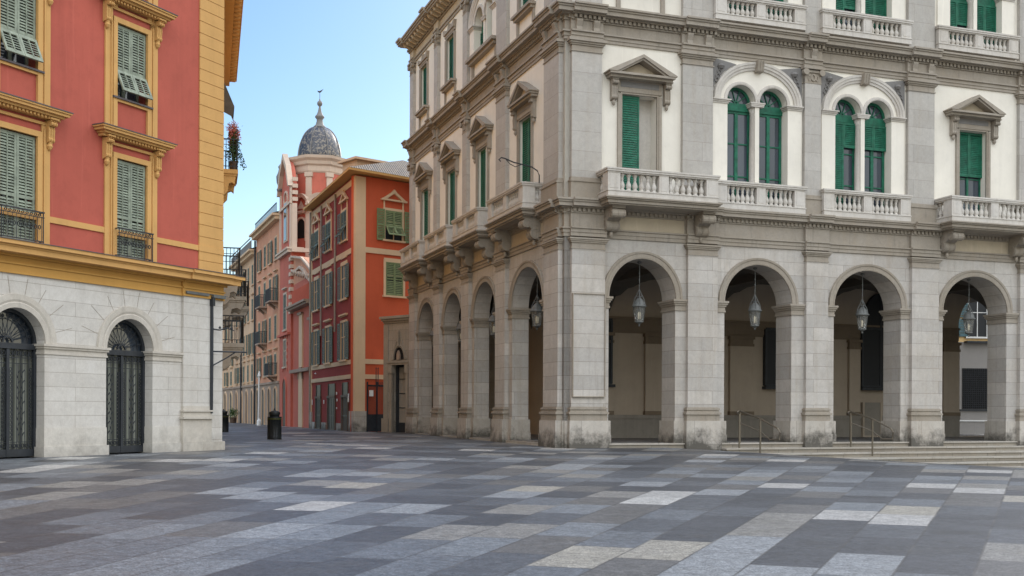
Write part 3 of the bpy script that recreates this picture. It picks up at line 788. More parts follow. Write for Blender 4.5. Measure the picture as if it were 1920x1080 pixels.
rect_window(FR, *WINA, 7.9, 11.27, 'half', 2.52)
rect_window(FR, *WIND, 7.9, 11.27, 'roll', 15.78)
rect_window(FR, 20.3, 21.5, 7.9, 11.27, 'closed')
dbl_window(FR, 6.95, 7.9, 11.45, 12.80, ('', ''))
dbl_window(FR, 11.17, 7.9, 11.45, 12.80, ('L', 'T'))
for c in SIDEC: rect_window(FS, c - .6, c + .6, 7.9, 11.22, 'closed', c - .12, .34, 1.15)
dbl_window(FR, 6.95, 14.3, 16.3, 17.55, ('C', 'C')); dbl_window(FR, 11.17, 14.3, 16.3, 17.55, ('L', 'C')); dbl_window(FR, 16.0, 14.3, 16.3, 17.55, ('L', 'C'))
dbl_window(FS, 8.4, 15.0, 16.3, 17.55, ('C', 'C'))
def top_window(fr, u0, u1):
    b = MB(fr)
    for (d0, d1, oo) in ((0, .07, .06), (.07, .18, .08)):
        b.box(u0 - d1, u0 - d0, -.02, oo, 14.9, 16.97); b.box(u1 + d0, u1 + d1, -.02, oo, 14.9, 16.97); b.box(u0 - d1, u1 + d1, -.02, oo + .002, 16.97 + d0, 16.97 + d1)
    b.poly([(u0 - .2, 17.15), (u1 + .2, 17.15), (u1 + .28, 17.42), ((u0 + u1) / 2 + .14, 17.22), ((u0 + u1) / 2, 17.5), ((u0 + u1) / 2 - .14, 17.22), (u0 - .28, 17.42)], 0, .14)
    b.box(u0 - .34, u1 + .34, 0, .26, 14.84, 14.93); b.box(u0 - .28, u1 + .28, 0, .18, 14.74, 14.84)
    b.box(u0 - .26, u0 - .12, 0, .07, 13.9, 14.74); b.box(u1 + .12, u1 + .26, 0, .07, 13.9, 14.74)
    w_ = b.build('window', 'trim', PAL, rest='window_sill')
    q = MB(fr); q.box(u0, u1, -.5, -.48, 14.9, 17.0); q.build('dark_room', 'darkin', w_)
    c = (u0 + u1) / 2
    shutter(fr, w_, u0 + .01, c, 14.95, 16.95, -.12, 'green', .075); shutter(fr, w_, c + .005, u1 - .01, 14.95, 16.95, -.12, 'green', .075)
for u0, u1 in ((2.0, 3.2), (20.3, 21.5)): top_window(FR, u0, u1)
for u0, u1 in ((3.0, 4.2), (12.4, 13.5), (16.75, 17.85)): top_window(FS, u0, u1)
b = MB(FS); b.box(6.55, 9.95, 0, .3, 14.86, 14.98); b.box(6.65, 9.85, 0, .2, 14.74, 14.86); b.box(6.7, 6.9, 0, .08, 13.9, 14.74); b.box(9.6, 9.8, 0, .08, 13.9, 14.74); b.build('window_sill', 'trim', PAL)

# pilasters of the upper floors
def up_pil(fr, a, c, z0, z1, ionic):
    s = MB(fr); s.box(a, c, -.02, .15, z0, z1 - .40); s.build('pilaster', 'ashlar', PAL)
    k = MB(fr)
    if z0 < 10: k.box(a - .05, c + .05, -.02, .22, z0, z0 + .55); k.box(a - .07, c + .07, -.02, .25, z0 + .55, z0 + .60); k.box(a - .03, c + .03, -.02, .19, z0 + .60, z0 + .7)
    if not ionic:
        for za, zb, pr in ((-.40, -.37, .03), (-.37, -.20, 0), (-.20, -.15, .04), (-.15, -.09, .08), (-.09, 0, .13)): k.box(a - pr, c + pr, -.02, .15 + pr, z1 + za, z1 + zb)
    else:
        h = .52
        k.box(a - .02, c + .02, -.02, .165, z1 - .56, z1 - .53); k.box(a, c, -.02, .155, z1 - .53, z1 - .18)
        k.box(a - .1, c + .1, -.02, .26, z1 - .09, z1)
        k.box(a - .04, c + .04, -.02, .2, z1 - .2, z1 - .12)
        for x in (a, c):
            k.arc(x, z1 - .19, .05, .05, [(-.04, .12), (-.04, .25), (.06, .25), (.06, .12)], 14, 0, 360)
        k.arc((a + c) / 2, z1 - .36, .07, .1, [(-.02, .14), (-.02, .19), (.03, .19), (.03, .14)], 12, 0, 360)
        k.arc((a + c) / 2 - .15, z1 - .38, .04, .09, [(-.02, .14), (-.02, .18), (.02, .18), (.02, .14)], 12, 0, 360)
        k.arc((a + c) / 2 + .15, z1 - .38, .04, .09, [(-.02, .14), (-.02, .18), (.02, .18), (.02, .14)], 12, 0, 360)
    k.build('capital', 'trim', PAL)
for fr, pl_ in ((FR, P1F), (FS, P1S)):
    for a, c in pl_:
        up_pil(fr, a, c, 7.76, 12.83, c - a < .8); up_pil(fr, a, c, 13.85, 17.63, True if c - a < .8 or fr is FS else False)
        # paired little consoles in the frieze
        for x in ((a + .12, c - .12 - .2) if c - a > .8 else ((a + c) / 2 - .1,)):
            q = MB(fr); q.box(x - .02, x + .22, .14, .18, 13.12, 13.42); q.prof(x, x + .2, [(.14, 13.06), (.17, 13.02), (.24, 13.1), (.22, 13.2), (.28, 13.36), (.28, 13.42), (.14, 13.42)]); q.build('frieze_console', 'trim', PAL)

# warm stucco band under the balconies
for fr, a, c in ((FR, 1.4, 4.2), (FR, 14.4, 17.8), (FS, 1.6, 5.2), (FS, 6.6, 9.7), (FS, 10.9, 14.0), (FS, 15.2, 18.3)): b = MB(fr); b.box(a, c, 0, .035, 6.9, 7.32); b.build('frieze_panel', 'warm', PAL)

# balconies
def br_pair(fr, u0, u1, pr):
    for x in (u0, u1 - .44): scroll(fr, PAL, x, x + .44, 6.72, 7.5, pr, 'trim', 'scroll_bracket')
balcony(FR, 1.05, 4.92, 1.0, 7.77, 8.66, 1); br_pair(FR, 1.3, 4.95, .8)
balcony(FR, 5.2, 8.62, .36, 7.77, 8.68, 1, slab=False)
balcony(FR, 9.36, 12.93, .36, 7.77, 8.68, 1, slab=False)
balcony(FR, 14.15, 17.9, 1.0, 7.77, 8.66, 1); br_pair(FR, 14.4, 17.95, .8)
balcony(FR, 19.2, 22.6, 1.0, 7.77, 8.66, 1); br_pair(FR, 19.4, 22.6, .8)
for k, (a, c) in enumerate(((1.85, 5.55), (6.75, 10.05), (10.95, 14.35), (15.3, 18.75))):
    balcony(FS, a, c, .75, 7.77, 8.62, 1); br_pair(FS, a + .2, c - .1, .66)
balcony(FR, 5.2, 8.64, .3, 14.0, 14.82, 1, slab=False); balcony(FR, 9.32, 12.97, .3, 14.0, 14.82, 1, slab=False); balcony(FR, 14.15, 17.7, .3, 14.0, 14.82, 1, slab=False)

# blank framed panel on the corner pilaster
b = MB(FR); b.box(.22, 1.31, .15, .2, 1.55, 4.78); b.build('blank_panel', 'stone', PAL)
b = MB(FR)
for q in ((.20, .23, 1.52, 4.80), (1.30, 1.33, 1.52, 4.80), (.2301, 1.2999, 1.52, 1.55), (.2301, 1.2999, 4.77, 4.80)): b.box(q[0], q[1], .15, .235, q[2], q[3])
b.build('panel_frame', 'trim', PAL)
# iron arm on the side balcony
b = MB(FS); b.tube([(1.75, .2, 8.6), (1.75, .2, 8.85), (1.78, .26, 9.0), (1.85, .42, 9.12), (1.95, .7, 9.2), (2.0, 1.0, 9.26), (2.05, 1.3, 9.38), (2.06, 1.42, 9.40), (2.06, 1.5, 9.33), (2.06, 1.44, 9.27)], .022)
b.tube([(1.95, .75, 9.2), (2.0, .95, 9.12), (2.02, 1.12, 9.2), (2.05, 1.25, 9.34)], .014); b.build('iron_arm', 'iron', PAL)

# building mass, roof, attic
b = MB(FR)
DEP = 19.6
b.box(.3, 19.8, -.501, -DEP, 6.62, 18.2)          # block
b.box(19.8, LF - .02, -.502, -8, 6.63, 18.19)
b.build('inner_block', 'darkin', PAL)
b = MB(FR); b.box(-.2, 20.1, .2, -DEP - .2, 18.66, 18.72); b.box(20.1, LF + .1, .2, -8.2, 18.655, 18.715); b.build('roof_slab', 'flash', PAL)
b = MB(FR); b.box(2.2, 19.5, -2.2, -DEP + .35, 18.72, 21.6); b.box(2.0, 19.7, -2.0, -DEP + .2, 21.6, 21.75); b.build('attic_storey', 'cream', PAL)
b = MB(FR)
b.wall(0.0, LF, 6.6, 18.2, [], -8.05, -8.1); b.build('rear_wall', 'cream', PAL)
b = MB(FS); b.box(LS - .3, LS - .002, -.5, -20, -1.5, 18.3); b.build('end_wall', 'ashlar', PAL)
# gallery: floor, inner walls, vaults
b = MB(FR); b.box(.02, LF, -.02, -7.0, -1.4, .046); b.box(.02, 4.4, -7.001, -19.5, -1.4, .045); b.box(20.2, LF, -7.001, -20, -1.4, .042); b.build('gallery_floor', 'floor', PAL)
b = MB(FR)
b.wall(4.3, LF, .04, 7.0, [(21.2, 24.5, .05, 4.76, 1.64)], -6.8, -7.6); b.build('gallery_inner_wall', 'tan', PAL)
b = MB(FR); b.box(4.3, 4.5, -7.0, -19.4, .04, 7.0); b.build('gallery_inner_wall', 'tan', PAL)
b = MB(FR); b.box(LF - .4, LF - .01, -.96, -6.8, .04, 6.5); b.build('added_gallery_end_wall', 'tan', PAL)  # unseen end wall, added to keep light out of the gallery
b = MB(FR)
for a, c in ((4.3, 4.72), (6.1, 6.9), (9.85, 10.9), (15.5, 16.05), (20.3, 21.15)):
    b = MB(FR); b.box(a, c, -6.8, -6.66, .96, 3.72); b.build('gallery_pilaster', 'tan', PAL)
    b = MB(FR); b.box(a - .03, c + .03, -6.8, -6.62, 3.72, 3.82); b.box(a, c, -6.8, -6.65, 3.82, 4.0); b.box(a - .05, c + .05, -6.8, -6.59, 4.0, 4.12); b.box(a - .03, c + .03, -6.8, -6.62, .95, 1.1); b.build('gallery_capital', 'tan3', PAL)
b = MB(FR)
for z0, z1, pr in ((4.12, 4.2, .05), (4.2, 4.42, .09), (4.42, 4.5, .12), (4.5, 4.66, .10), (4.66, 4.74, .18)): b.box(4.3, 21.15, -6.82, -6.8 + pr, z0, z1)
b.build('gallery_cornice', 'tan3', PAL)
b = MB(FR); b.box(4.3, 21.2, -6.81, -6.70, .0, .80); b.box(4.3, 21.2, -6.81, -6.66, .80, .95)
b.build('gallery_dado', 'tan2', PAL)
def gwin(u0, u1, z0, z1, rise=0, door=False):
    b = MB(FR)
    if rise:
        pts = [(u0, z0), (u1, z0)] + [((u0 + u1) / 2 + (u1 - u0) / 2 * cos(R(a)), z1 + rise * sin(R(a))) for a in range(0, 181, 15)]
        b.poly(pts, -6.79, -6.63)
    else: b.box(u0, u1, -6.79, -6.63, z0, z1)
    w_ = b.build('gallery_door' if door else 'gallery_window', 'dglass' if not door else 'tan2', PAL)
    f = MB(FR)
    for x in (u0, u1): f.box(x - .07, x + .02, -6.8, -6.6, z0, z1)
    f.box(u0, u1, -6.8, -6.605, z0 - .02, z0 + .06)
    if not door:
        f.box((u0 + u1) / 2 - .04, (u0 + u1) / 2 + .04, -6.8, -6.6, z0, z1 + rise * .95)
        f.box(u0, u1, -6.8, -6.602, z1 - .05, z1 + .05); f.box(u0 - .1, u1 + .1, -6.8, -6.52, z0 - .14, z0 - .03)
    f.build('frame', 'iron' if not door else 'tan', w_)
gwin(3.9 + .45, 4.66, 2.15, 4.6); gwin(11.5, 13.0, 2.15, 4.45); gwin(16.15, 17.9, 2.15, 4.6, 1.5); gwin(16.2, 17.08, .05, 1.5, 0, True)
def vault(u0, u1, o0, o1, z0, h):
    N = 14; b = MB(FR); P = []
    for j in range(N + 1):
        for i in range(N + 1):
            x, y = i / N * 2 - 1, j / N * 2 - 1
            P.append((u0 + (u1 - u0) * i / N, o0 + (o1 - o0) * j / N, z0 + h * max(math.sqrt(max(0, 1 - x * x)), math.sqrt(max(0, 1 - y * y)))))
    b.add(P, [(j * (N + 1) + i, j * (N + 1) + i + 1, (j + 1) * (N + 1) + i + 1, (j + 1) * (N + 1) + i) for j in range(N) for i in range(N)])
    b.build('groin_vault', 'vault', PAL)
ed = [.95, 4.55, 9.2, 13.7, 18.45, 23.2]
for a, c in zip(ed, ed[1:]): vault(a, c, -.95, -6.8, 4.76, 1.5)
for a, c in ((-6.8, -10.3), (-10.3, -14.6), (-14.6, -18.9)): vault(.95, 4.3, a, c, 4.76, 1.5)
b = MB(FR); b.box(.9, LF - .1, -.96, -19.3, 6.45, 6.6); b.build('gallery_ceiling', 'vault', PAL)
b = MB(FR)  # transverse ribs
for x in ed[1:]:
    b.wall(-6.8, -.95, 4.7, 6.6, [], 0, 0) if False else None
    b.box(x - .18, x + .18, -.95, -6.8, 5.95, 6.5)
b.build('vault_rib', 'vault', PAL)

# ------------------------------------------------------------------ steps
b = MB(FR)
NS = 6
for k in range(NS):
    z = .048 - .165 * k; x0 = 5.5 if k else .3; x1 = 26 + k; oo = .16 + .42 * k
    b.m = 0; b.box(x0, x1, -.5 if k == 0 else .0, oo, z - .055, z)
    b.m = 1; b.box(x0 + .03, x1 - .03, -.49 if k == 0 else .01, oo - .045, -3, z - .055)
b.m = 0
stp = b.build1('stone_steps', ['steps', 'riser']); tag(stp, 'worn pale stone steps along the foot of the arcade', 'steps')
b = MB(FS); b.box(.35, LS - .2, -.5, .14, -2, .03); o = b.build('stone_sill', 'steps', PAL)

# ------------------------------------------------------------------ lanterns
def copy_tree(o, parent=None):
    c = o.copy(); C.objects.link(c)
    if parent is not None: c.parent = parent
    for ch in o.children: copy_tree(ch, c)
    return c
LAN0 = None
LL = [(FR, 2.85, 'hanging glass lantern in the front arch nearest the building corner'), (FR, 7.2, 'hanging glass lantern in the second front arch from the corner'),
      (FR, 11.55, 'hanging glass lantern in the third front arch from the corner, before the tall dark window'), (FR, 16.2, 'hanging glass lantern in the rightmost visible arch, against the yellow house'),
      (FR, 20.85, 'hanging glass lantern beyond the right edge arch'),
      (FS, 3.4, 'hanging glass lantern in the side arch nearest the building corner'), (FS, 8.1, 'hanging glass lantern in the second side arch from the corner'),
      (FS, 12.45, 'hanging glass lantern in the third side arch from the corner'), (FS, 16.7, 'hanging glass lantern in the farthest side arch')]
for k, (fr, u, lb) in enumerate(LL):
    p = fr.p(u, -.5 if fr is FR else -.36, 0)
    if k == 0:
        LAN0 = thing('hanging_lantern', lb, 'lantern', (p.x, p.y, 3.9), 'lanterns hanging in the arches'); LAN0['_w'] = (0, 0, 0)
        a = MB(WF); a.tube([(0, 0, 1.18), (0.01, 0, 1.6), (0, 0, 2.1)], .013); a.lathe(0, 0, [(.02, 0), (.07, .02), (.07, .06), (.02, .09)], 8, 2.02)
        for z in (1.3, 1.5, 1.7, 1.9): a.lathe(0, 0, [(.01, -.03), (.022, 0), (.01, .03)], 6, z)
        a.build('chain', 'lamp', LAN0)
        a = MB(WF)
        for s_ in (-1, 1): a.tube([(s_ * .2, 0, .66), (s_ * .17, 0, .82), (s_ * .09, 0, .98), (0, 0, 1.18)], .013)
        for s_ in (-1, 1): a.tube([(0, s_ * .2, .66), (0, s_ * .17, .82), (0, s_ * .09, .98), (0, 0, 1.18)], .013)
        a.lathe(0, 0, [(.03, 0), (.09, .0), (.09, .025), (.03, .03)], 10, .93); a.build('hanger', 'lamp', LAN0)
        a = MB(WF); a.lathe(0, 0, [(.235, .60), (.24, .64), (.20, .66), (.19, .72), (.15, .80), (.08, .88), (.05, .92), (.02, .93)], 16); a.build('hood', 'lamp', LAN0, True)
        a = MB(WF); a.lathe(0, 0, [(.125, .13), (.195, .60)], 8); a.build('glass_body', 'lglass', LAN0)
        a = MB(WF)
        for q in range(8):
            th = 2 * pi * q / 8; a.tube([(.127 * cos(th), .127 * sin(th), .12), (.2 * cos(th), .2 * sin(th), .61)], .010, 4)
        a.lathe(0, 0, [(.15, .10), (.15, .13), (.13, .14)], 8); a.lathe(0, 0, [(.0, -.04), (.02, -.03), (.035, 0), (.02, .03), (.06, .06), (.14, .11), (.14, .12)], 8); a.build('cage', 'lamp', LAN0)
        a = MB(WF); a.lathe(0, 0, [(.0, .2), (.03, .22), (.035, .4), (.0, .46)], 8); a.build('bulb', 'bulb', LAN0, True)
    else:
        o = copy_tree(LAN0); o.location = (p.x, p.y, 3.9); o['label'] = lb

# ------------------------------------------------------------------ handrails
def rail(u0, label):
    p = FR.p(u0, .5, -.1)
    t_ = thing('stair_handrail', label, 'handrail', p, 'handrails on the arcade steps')
    a = MB(FR)
    P0, P1, P2 = (u0, .45, -.12), (u0 + .38, 1.12, -.4), (u0 + .22, .12, .0)
    for q, zt in ((P0, 1.0), (P1, .85), (P2, 1.06)):
        o = MB(FR); o.tube([q, (q[0], q[1], zt)], .03, 8); o.build('post', 'steel', t_)
    o = MB(FR); o.tube([(u0, .45, .98), (u0 + .02, .32, 1.0), (u0 + .12, .1, 1.06), (u0 + .22, .12, 1.10), (u0 + .38, 1.1, .86), (u0 + .62, 1.75, .55), (u0 + .68, 1.82, .42), (u0 + .66, 1.8, .2), (u0 + .5, 1.5, .18)], .03, 8)
    o.build('top_rail', 'steel', t_)
    o = MB(FR); o.tube([(u0, .45, .72), (u0 + .38, 1.1, .45), (u0 + .5, 1.5, .18)], .018, 8); o.build('lower_rail', 'steel', t_)
rail(6.05, 'tubular steel handrail on the steps before the second arch')
rail(10.4, 'tubular steel handrail on the steps before the third arch')

# ==================================================================  LEFT BUILDING
LB = thing('red_ochre_building', 'red and ochre corner building with pale stone ground floor on the left', 'building', (-7.489, 29, 0))
LAR = [-3.15 - 3.15 * k for k in range(0, 7)]
UL0 = -23.5
b = MB(FL); b.wall(UL0, 0, -1, 3.9, [(c - .72, c + .72, .04, 2.45, .72) for c in LAR], 0, -.45, back=False); b.build('ground_wall', 'lstone', LB)
for c in LAR[:4]:
    a = MB(FL); a.arc(c, 2.45, .72, .72, [(.002, 0), (.002, .035), (.10, .045), (.12, .03), (.17, .05), (.28, .055), (.29, 0)], 28); a.build('arch_moulding', 'lstone_mould', LB)
    v_ = MB(FL)
    for an in range(15, 180, 21):
        if abs(an - 90) < 4: continue
        r0, r1 = 1.01, 1.38 if 40 < an < 140 else 1.5
        ca, sa = cos(R(an)), sin(R(an)); e = .006
        v_.poly([(c + r0 * ca - e * sa, 2.45 + r0 * sa + e * ca), (c + r0 * ca + e * sa, 2.45 + r0 * sa - e * ca), (c + r1 * ca + e * sa, 2.45 + r1 * sa - e * ca), (c + r1 * ca - e * sa, 2.45 + r1 * sa + e * ca)], 0, .003)
    v_.build('voussoir_joint', 'trim', LB)
es = sorted([UL0] + [c - .72 for c in LAR] + [c + .72 for c in LAR] + [-1.46]); es = es if es[0] == UL0 else es
for i in range(0, len(es) - 1, 2):
    a, c = es[i], es[i + 1]
    ea, ec = (.0 if i == 0 else 1), (0 if i + 2 >= len(es) else 1); im = MB(FL); pl = MB(FL)
    for z0, z1, pr in ((2.24, 2.28, .025), (2.28, 2.36, .012), (2.36, 2.41, .045), (2.41, 2.46, .075)):
        im.box(a - pr * ea, c + pr * ec, -.3, pr, z0, z1)
    pl.box(a - .05 * ea, c + .05 * ec, -.42, .05, -.9, .26)
    pl.box(a - .012 * ea, c + .012 * ec, -.42, .014, .26, .66)
    im.build('impost_band', 'lstone_mould', LB); pl.build('wall_plinth', 'lstoneplain', LB)
b = MB(FL); b.box(-1.46, -.5, -.02, .06, .95, 3.93); b.build('corner_pilaster', 'lstone', LB)
b = MB(FL); b.box(-.44, .0, -.02, .03, -.9, 3.93); b.build('corner_strip', 'lstone', LB)
b = MB(FL)
b.box(-1.49, -.46, -.02, .09, .26, .84); b.box(-1.53, -.43, -.02, .15, .84, .90); b.box(-1.48, -.47, -.02, .09, .90, 1.02); b.box(-1.51, -.45, -.02, .13, 1.02, 1.06); b.box(-1.465, -.49, -.02, .07, 1.06, 1.16)
b.box(-1.5, -.44, -.02, .11, -.9, .258); b.box(-.435, .05, -.02, .08, -.9, .26); b.build('pilaster_base', 'lstone_mould', LB)
# ochre entablature
def lprof(z0, z1, pr, m_, name='ochre_cornice', ress=True):
    b = MB(FL); b.prof(UL0, 0, [(-.02, z0), (pr, z0), (pr, z1), (-.02, z1)], 0, 1)
    if ress: b.prof(-1.5, -.02, [(-.02, z0 + .002), (pr + .05, z0 + .002), (pr + .05, z1 + .002), (-.02, z1 + .002)])
    b.build(name, m_, LB)
for q in ((3.87, 3.92, .05, 'ochre2'), (3.92, 4.06, .035, 'ochre2'), (4.06, 4.10, .065, 'ochre2'), (4.10, 4.22, .03, 'ochre2'), (4.22, 4.27, .10, 'ochre2'), (4.27, 4.38, .34, 'ochre'), (4.38, 4.42, .36, 'ochre'), (4.42, 4.50, .42, 'ochre'), (4.50, 4.515, .44, 'flash')): lprof(*q)
# upper wall
WZ = [(4.54, 6.82), (8.24, 9.92), (10.98, 12.6), (13.9, 15.4)]
b = MB(FL)
zlo = 3.9
for (z0, z1), zt in zip(WZ, (7.9, 10.7, 13.5, 17.2)):
    b.wall(UL0, 0, zlo, zt, [(c - .47, c + .47, max(z0, zlo), z1, 0) for c in LAR], 0, -.35, back=False, ends=False); zlo = zt
b.build('upper_wall', 'lred', LB)
# side wall towards the street and body
b = MB(FSL); b.wall(0, 27, -1, 17.2, [], -.001, -.4); b.build('street_wall', 'ochre', LB)
b = MB(FL); b.box(UL0, -.4, -.5, -1.0, -1, 17.1); b.build('inner_block', 'darkin', LB)
b = MB(WF)
p0 = FL.p(UL0, 0, 0); p1 = FL.p(0, 0, 0); p2 = FSL.p(27, 0, 0); p3 = p2 + Vector((-14, 0, 0)); p4 = p0 + Vector((-14, 8, 0))
for z0, z1 in ((17.2, 17.3),): b.add([(*p.xy, z) for z in (z0, z1) for p in (p0, p1, p2, p3, p4)], [(0, 1, 2, 3, 4), (5, 6, 7, 8, 9)] + [(i, (i + 1) % 5, 5 + (i + 1) % 5, 5 + i) for i in range(5)])
for pa, pb in ((p2, p3), (p3, p4), (p4, p0)): b.add([(pa.x, pa.y, -1), (pb.x, pb.y, -1), (pb.x, pb.y, 17.2), (pa.x, pa.y, 17.2)], [(0, 1, 2, 3)])
b.build('roof', 'roof', LB)
# eaves
b = MB(FSL)
b.box(-.3, 27.3, 0, .95, 17.3, 17.42); b.box(-.3, 27.3, 0, .6, 17.05, 17.3)
u = 0
while u < 27: b.box(u, u + .22, .5, .88, 17.1, 17.3); u += .5
b.build('eaves', 'ochre', LB)
b = MB(FL); b.box(UL0, .6, 0, .95, 17.305, 17.425); b.build('eaves', 'ochre', LB)
# quoins
b = MB(FL); z = 4.53; k = 0
while z < 17:
    b.box(-.88, .012, -.02, .035, z, z + .285); z += .30
b.box(-.86, .0, -.02, .018, 4.5, 17.1); b.build('quoin_strip', 'ochre', LB)
b = MB(FL)
for z0 in (5.06, 13.5):
    b.box(UL0, -.88, -.02, .03, z0, z0 + .13)
b.build('ochre_band', 'ochre', LB)
b = MB(FL); b.box(-.9, .02, .03, .05, 5.05, 5.2); b.build('ochre_band', 'ochre', LB)
def lwin(c, z0, z1, kind, row):
    b = MB(FL); u0, u1 = c - .47, c + .47; zb = z0 if kind == 'french' else z0 - .75
    b.box(c - .81, u0 - .12, -.02, .04, zb - (.02 if kind == 'french' else .12), z1 + .28); b.box(u1 + .12, c + .81, -.02, .04, zb - (.02 if kind == 'french' else .12), z1 + .28)
    b.box(u0 - .12, u0, -.02, .065, zb, z1 + .12); b.box(u1, u1 + .12, -.02, .065, zb, z1 + .12)
    b.box(c - .81, c + .81, -.02, .055, z1 + .28, z1 + .34); b.box(u0 - .12, u1 + .12, -.02, .067, z1, z1 + .12)
    b.box(c - .66, c - .63, -.02, .07, zb, z1 + .2); b.box(c + .63, c + .66, -.02, .07, zb, z1 + .2)
    # hood
    zh = z1 + .46
    b.box(c - .98, c + .98, 0, .16, zh - .06, zh + .0)
    x = c - .7
    while x < c + .7: b.box(x, x + .05, 0, .2, zh - .055, zh - .003); x += .095
    b.box(c - 1.02, c + 1.02, 0, .24, zh, zh + .05); b.box(c - 1.1, c + 1.1, 0, .31, zh + .05, zh + .11); b.box(c - 1.14, c + 1.14, 0, .34, zh + .11, zh + .145)
    if kind != 'french':
        b.box(u0 - .1, u1 + .1, 0, .06, z0 - .12, z0 - .06)
    w_ = b.build('window', 'ochre', LB, rest='window_sill')
    f_ = MB(FL); f_.box(c - 1.155, c + 1.155, 0, .355, zh + .145, zh + .165)
    if kind != 'french': f_.box(u0 - .14, u1 + .14, 0, .1, z0 - .06, z0 - .02)
    f_.build('lead_cap', 'flash', w_)
    for x in (c - .86, c + .70): scroll(FL, w_, x, x + .16, z1 - .12, zh - .06, .2, 'ochre')
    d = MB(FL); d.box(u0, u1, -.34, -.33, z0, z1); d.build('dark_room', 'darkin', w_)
    sash(FL, w_, u0, u1, z0, z1, -.28, 'lshut', 3)
    zm = z0 + (z1 - z0) * .42
    for a, e in ((u0 + .01, c - .004), (c + .004, u1 - .01)):
        if kind == 'french':
            shutter(FL, w_, a, e, z0 + .02, z1 - .02, -.045, 'lshut', .062, mid=zm, bars=1)
        else:
            zm2 = z0 + (z1 - z0) * .36
            shutter(FL, w_, a, e, zm2, z1 - .02, -.045, 'lshut', .062, bars=1)
            an = R(24 if row % 2 else 28)
            sub = FL.sub(0, -.02, zm2, (1, 0, 0), (0, cos(an), sin(an)), (0, -sin(an) * -1, cos(an)))
            sub = Frame(FL.p(0, -.01, zm2), FL.U, FL.V * cos(an) + FL.Z * sin(an), FL.Z * cos(an) - FL.V * sin(an))
            shutter(sub, w_, a, e, -(zm2 - z0 - .06), 0, 0, 'lshut', .062, bars=1)
    if kind == 'french':
        r = MB(FL); zr = z0 + .68
        r.box(u0 - .07, u1 + .07, .16, .2, zr - .03, zr); r.box(u0 - .07, u1 + .07, .165, .195, zr - .13, zr - .115); r.box(u0 - .05, u1 + .05, .165, .195, z0 + .04, z0 + .06)
        for x in (u0 - .05, u1 + .05):
            r.box(x - .012, x + .012, .04, .19, zr - .03, zr - .008); r.box(x - .012, x + .012, .04, .19, z0 + .04, z0 + .06)
            r.tube([(x, .18, z0), (x, .18, zr)], .012, 5)
        x = u0
        while x < u1 + .02:
            r.tube([(x, .18, z0 + .05), (x, .18, zr - .1)], .008, 4); x += .105
        x = u0 + .05
        while x < u1: r.arc(x, zr - .075, .03, .025, [(-.006, .17), (-.006, .19), (.006, .19), (.006, .17)], 8, 0, 360); r.arc(x, z0 + .35, .028, .045, [(-.005, .17), (-.005, .19), (.005, .19), (.005, .17)], 8, 0, 360); x += .105
        r.build('window_railing', 'iron', w_)
        s_ = MB(FL); s_.box(u0 - .14, u1 + .14, .0, .26, z0 - .035, z0 - .005); s_.build('sill', 'lred', w_)
for ri, (z0, z1) in enumerate(WZ):
    for k, c in enumerate(LAR[:5]): lwin(c, z0, z1, 'french' if ri == 0 else 'sash', ri)
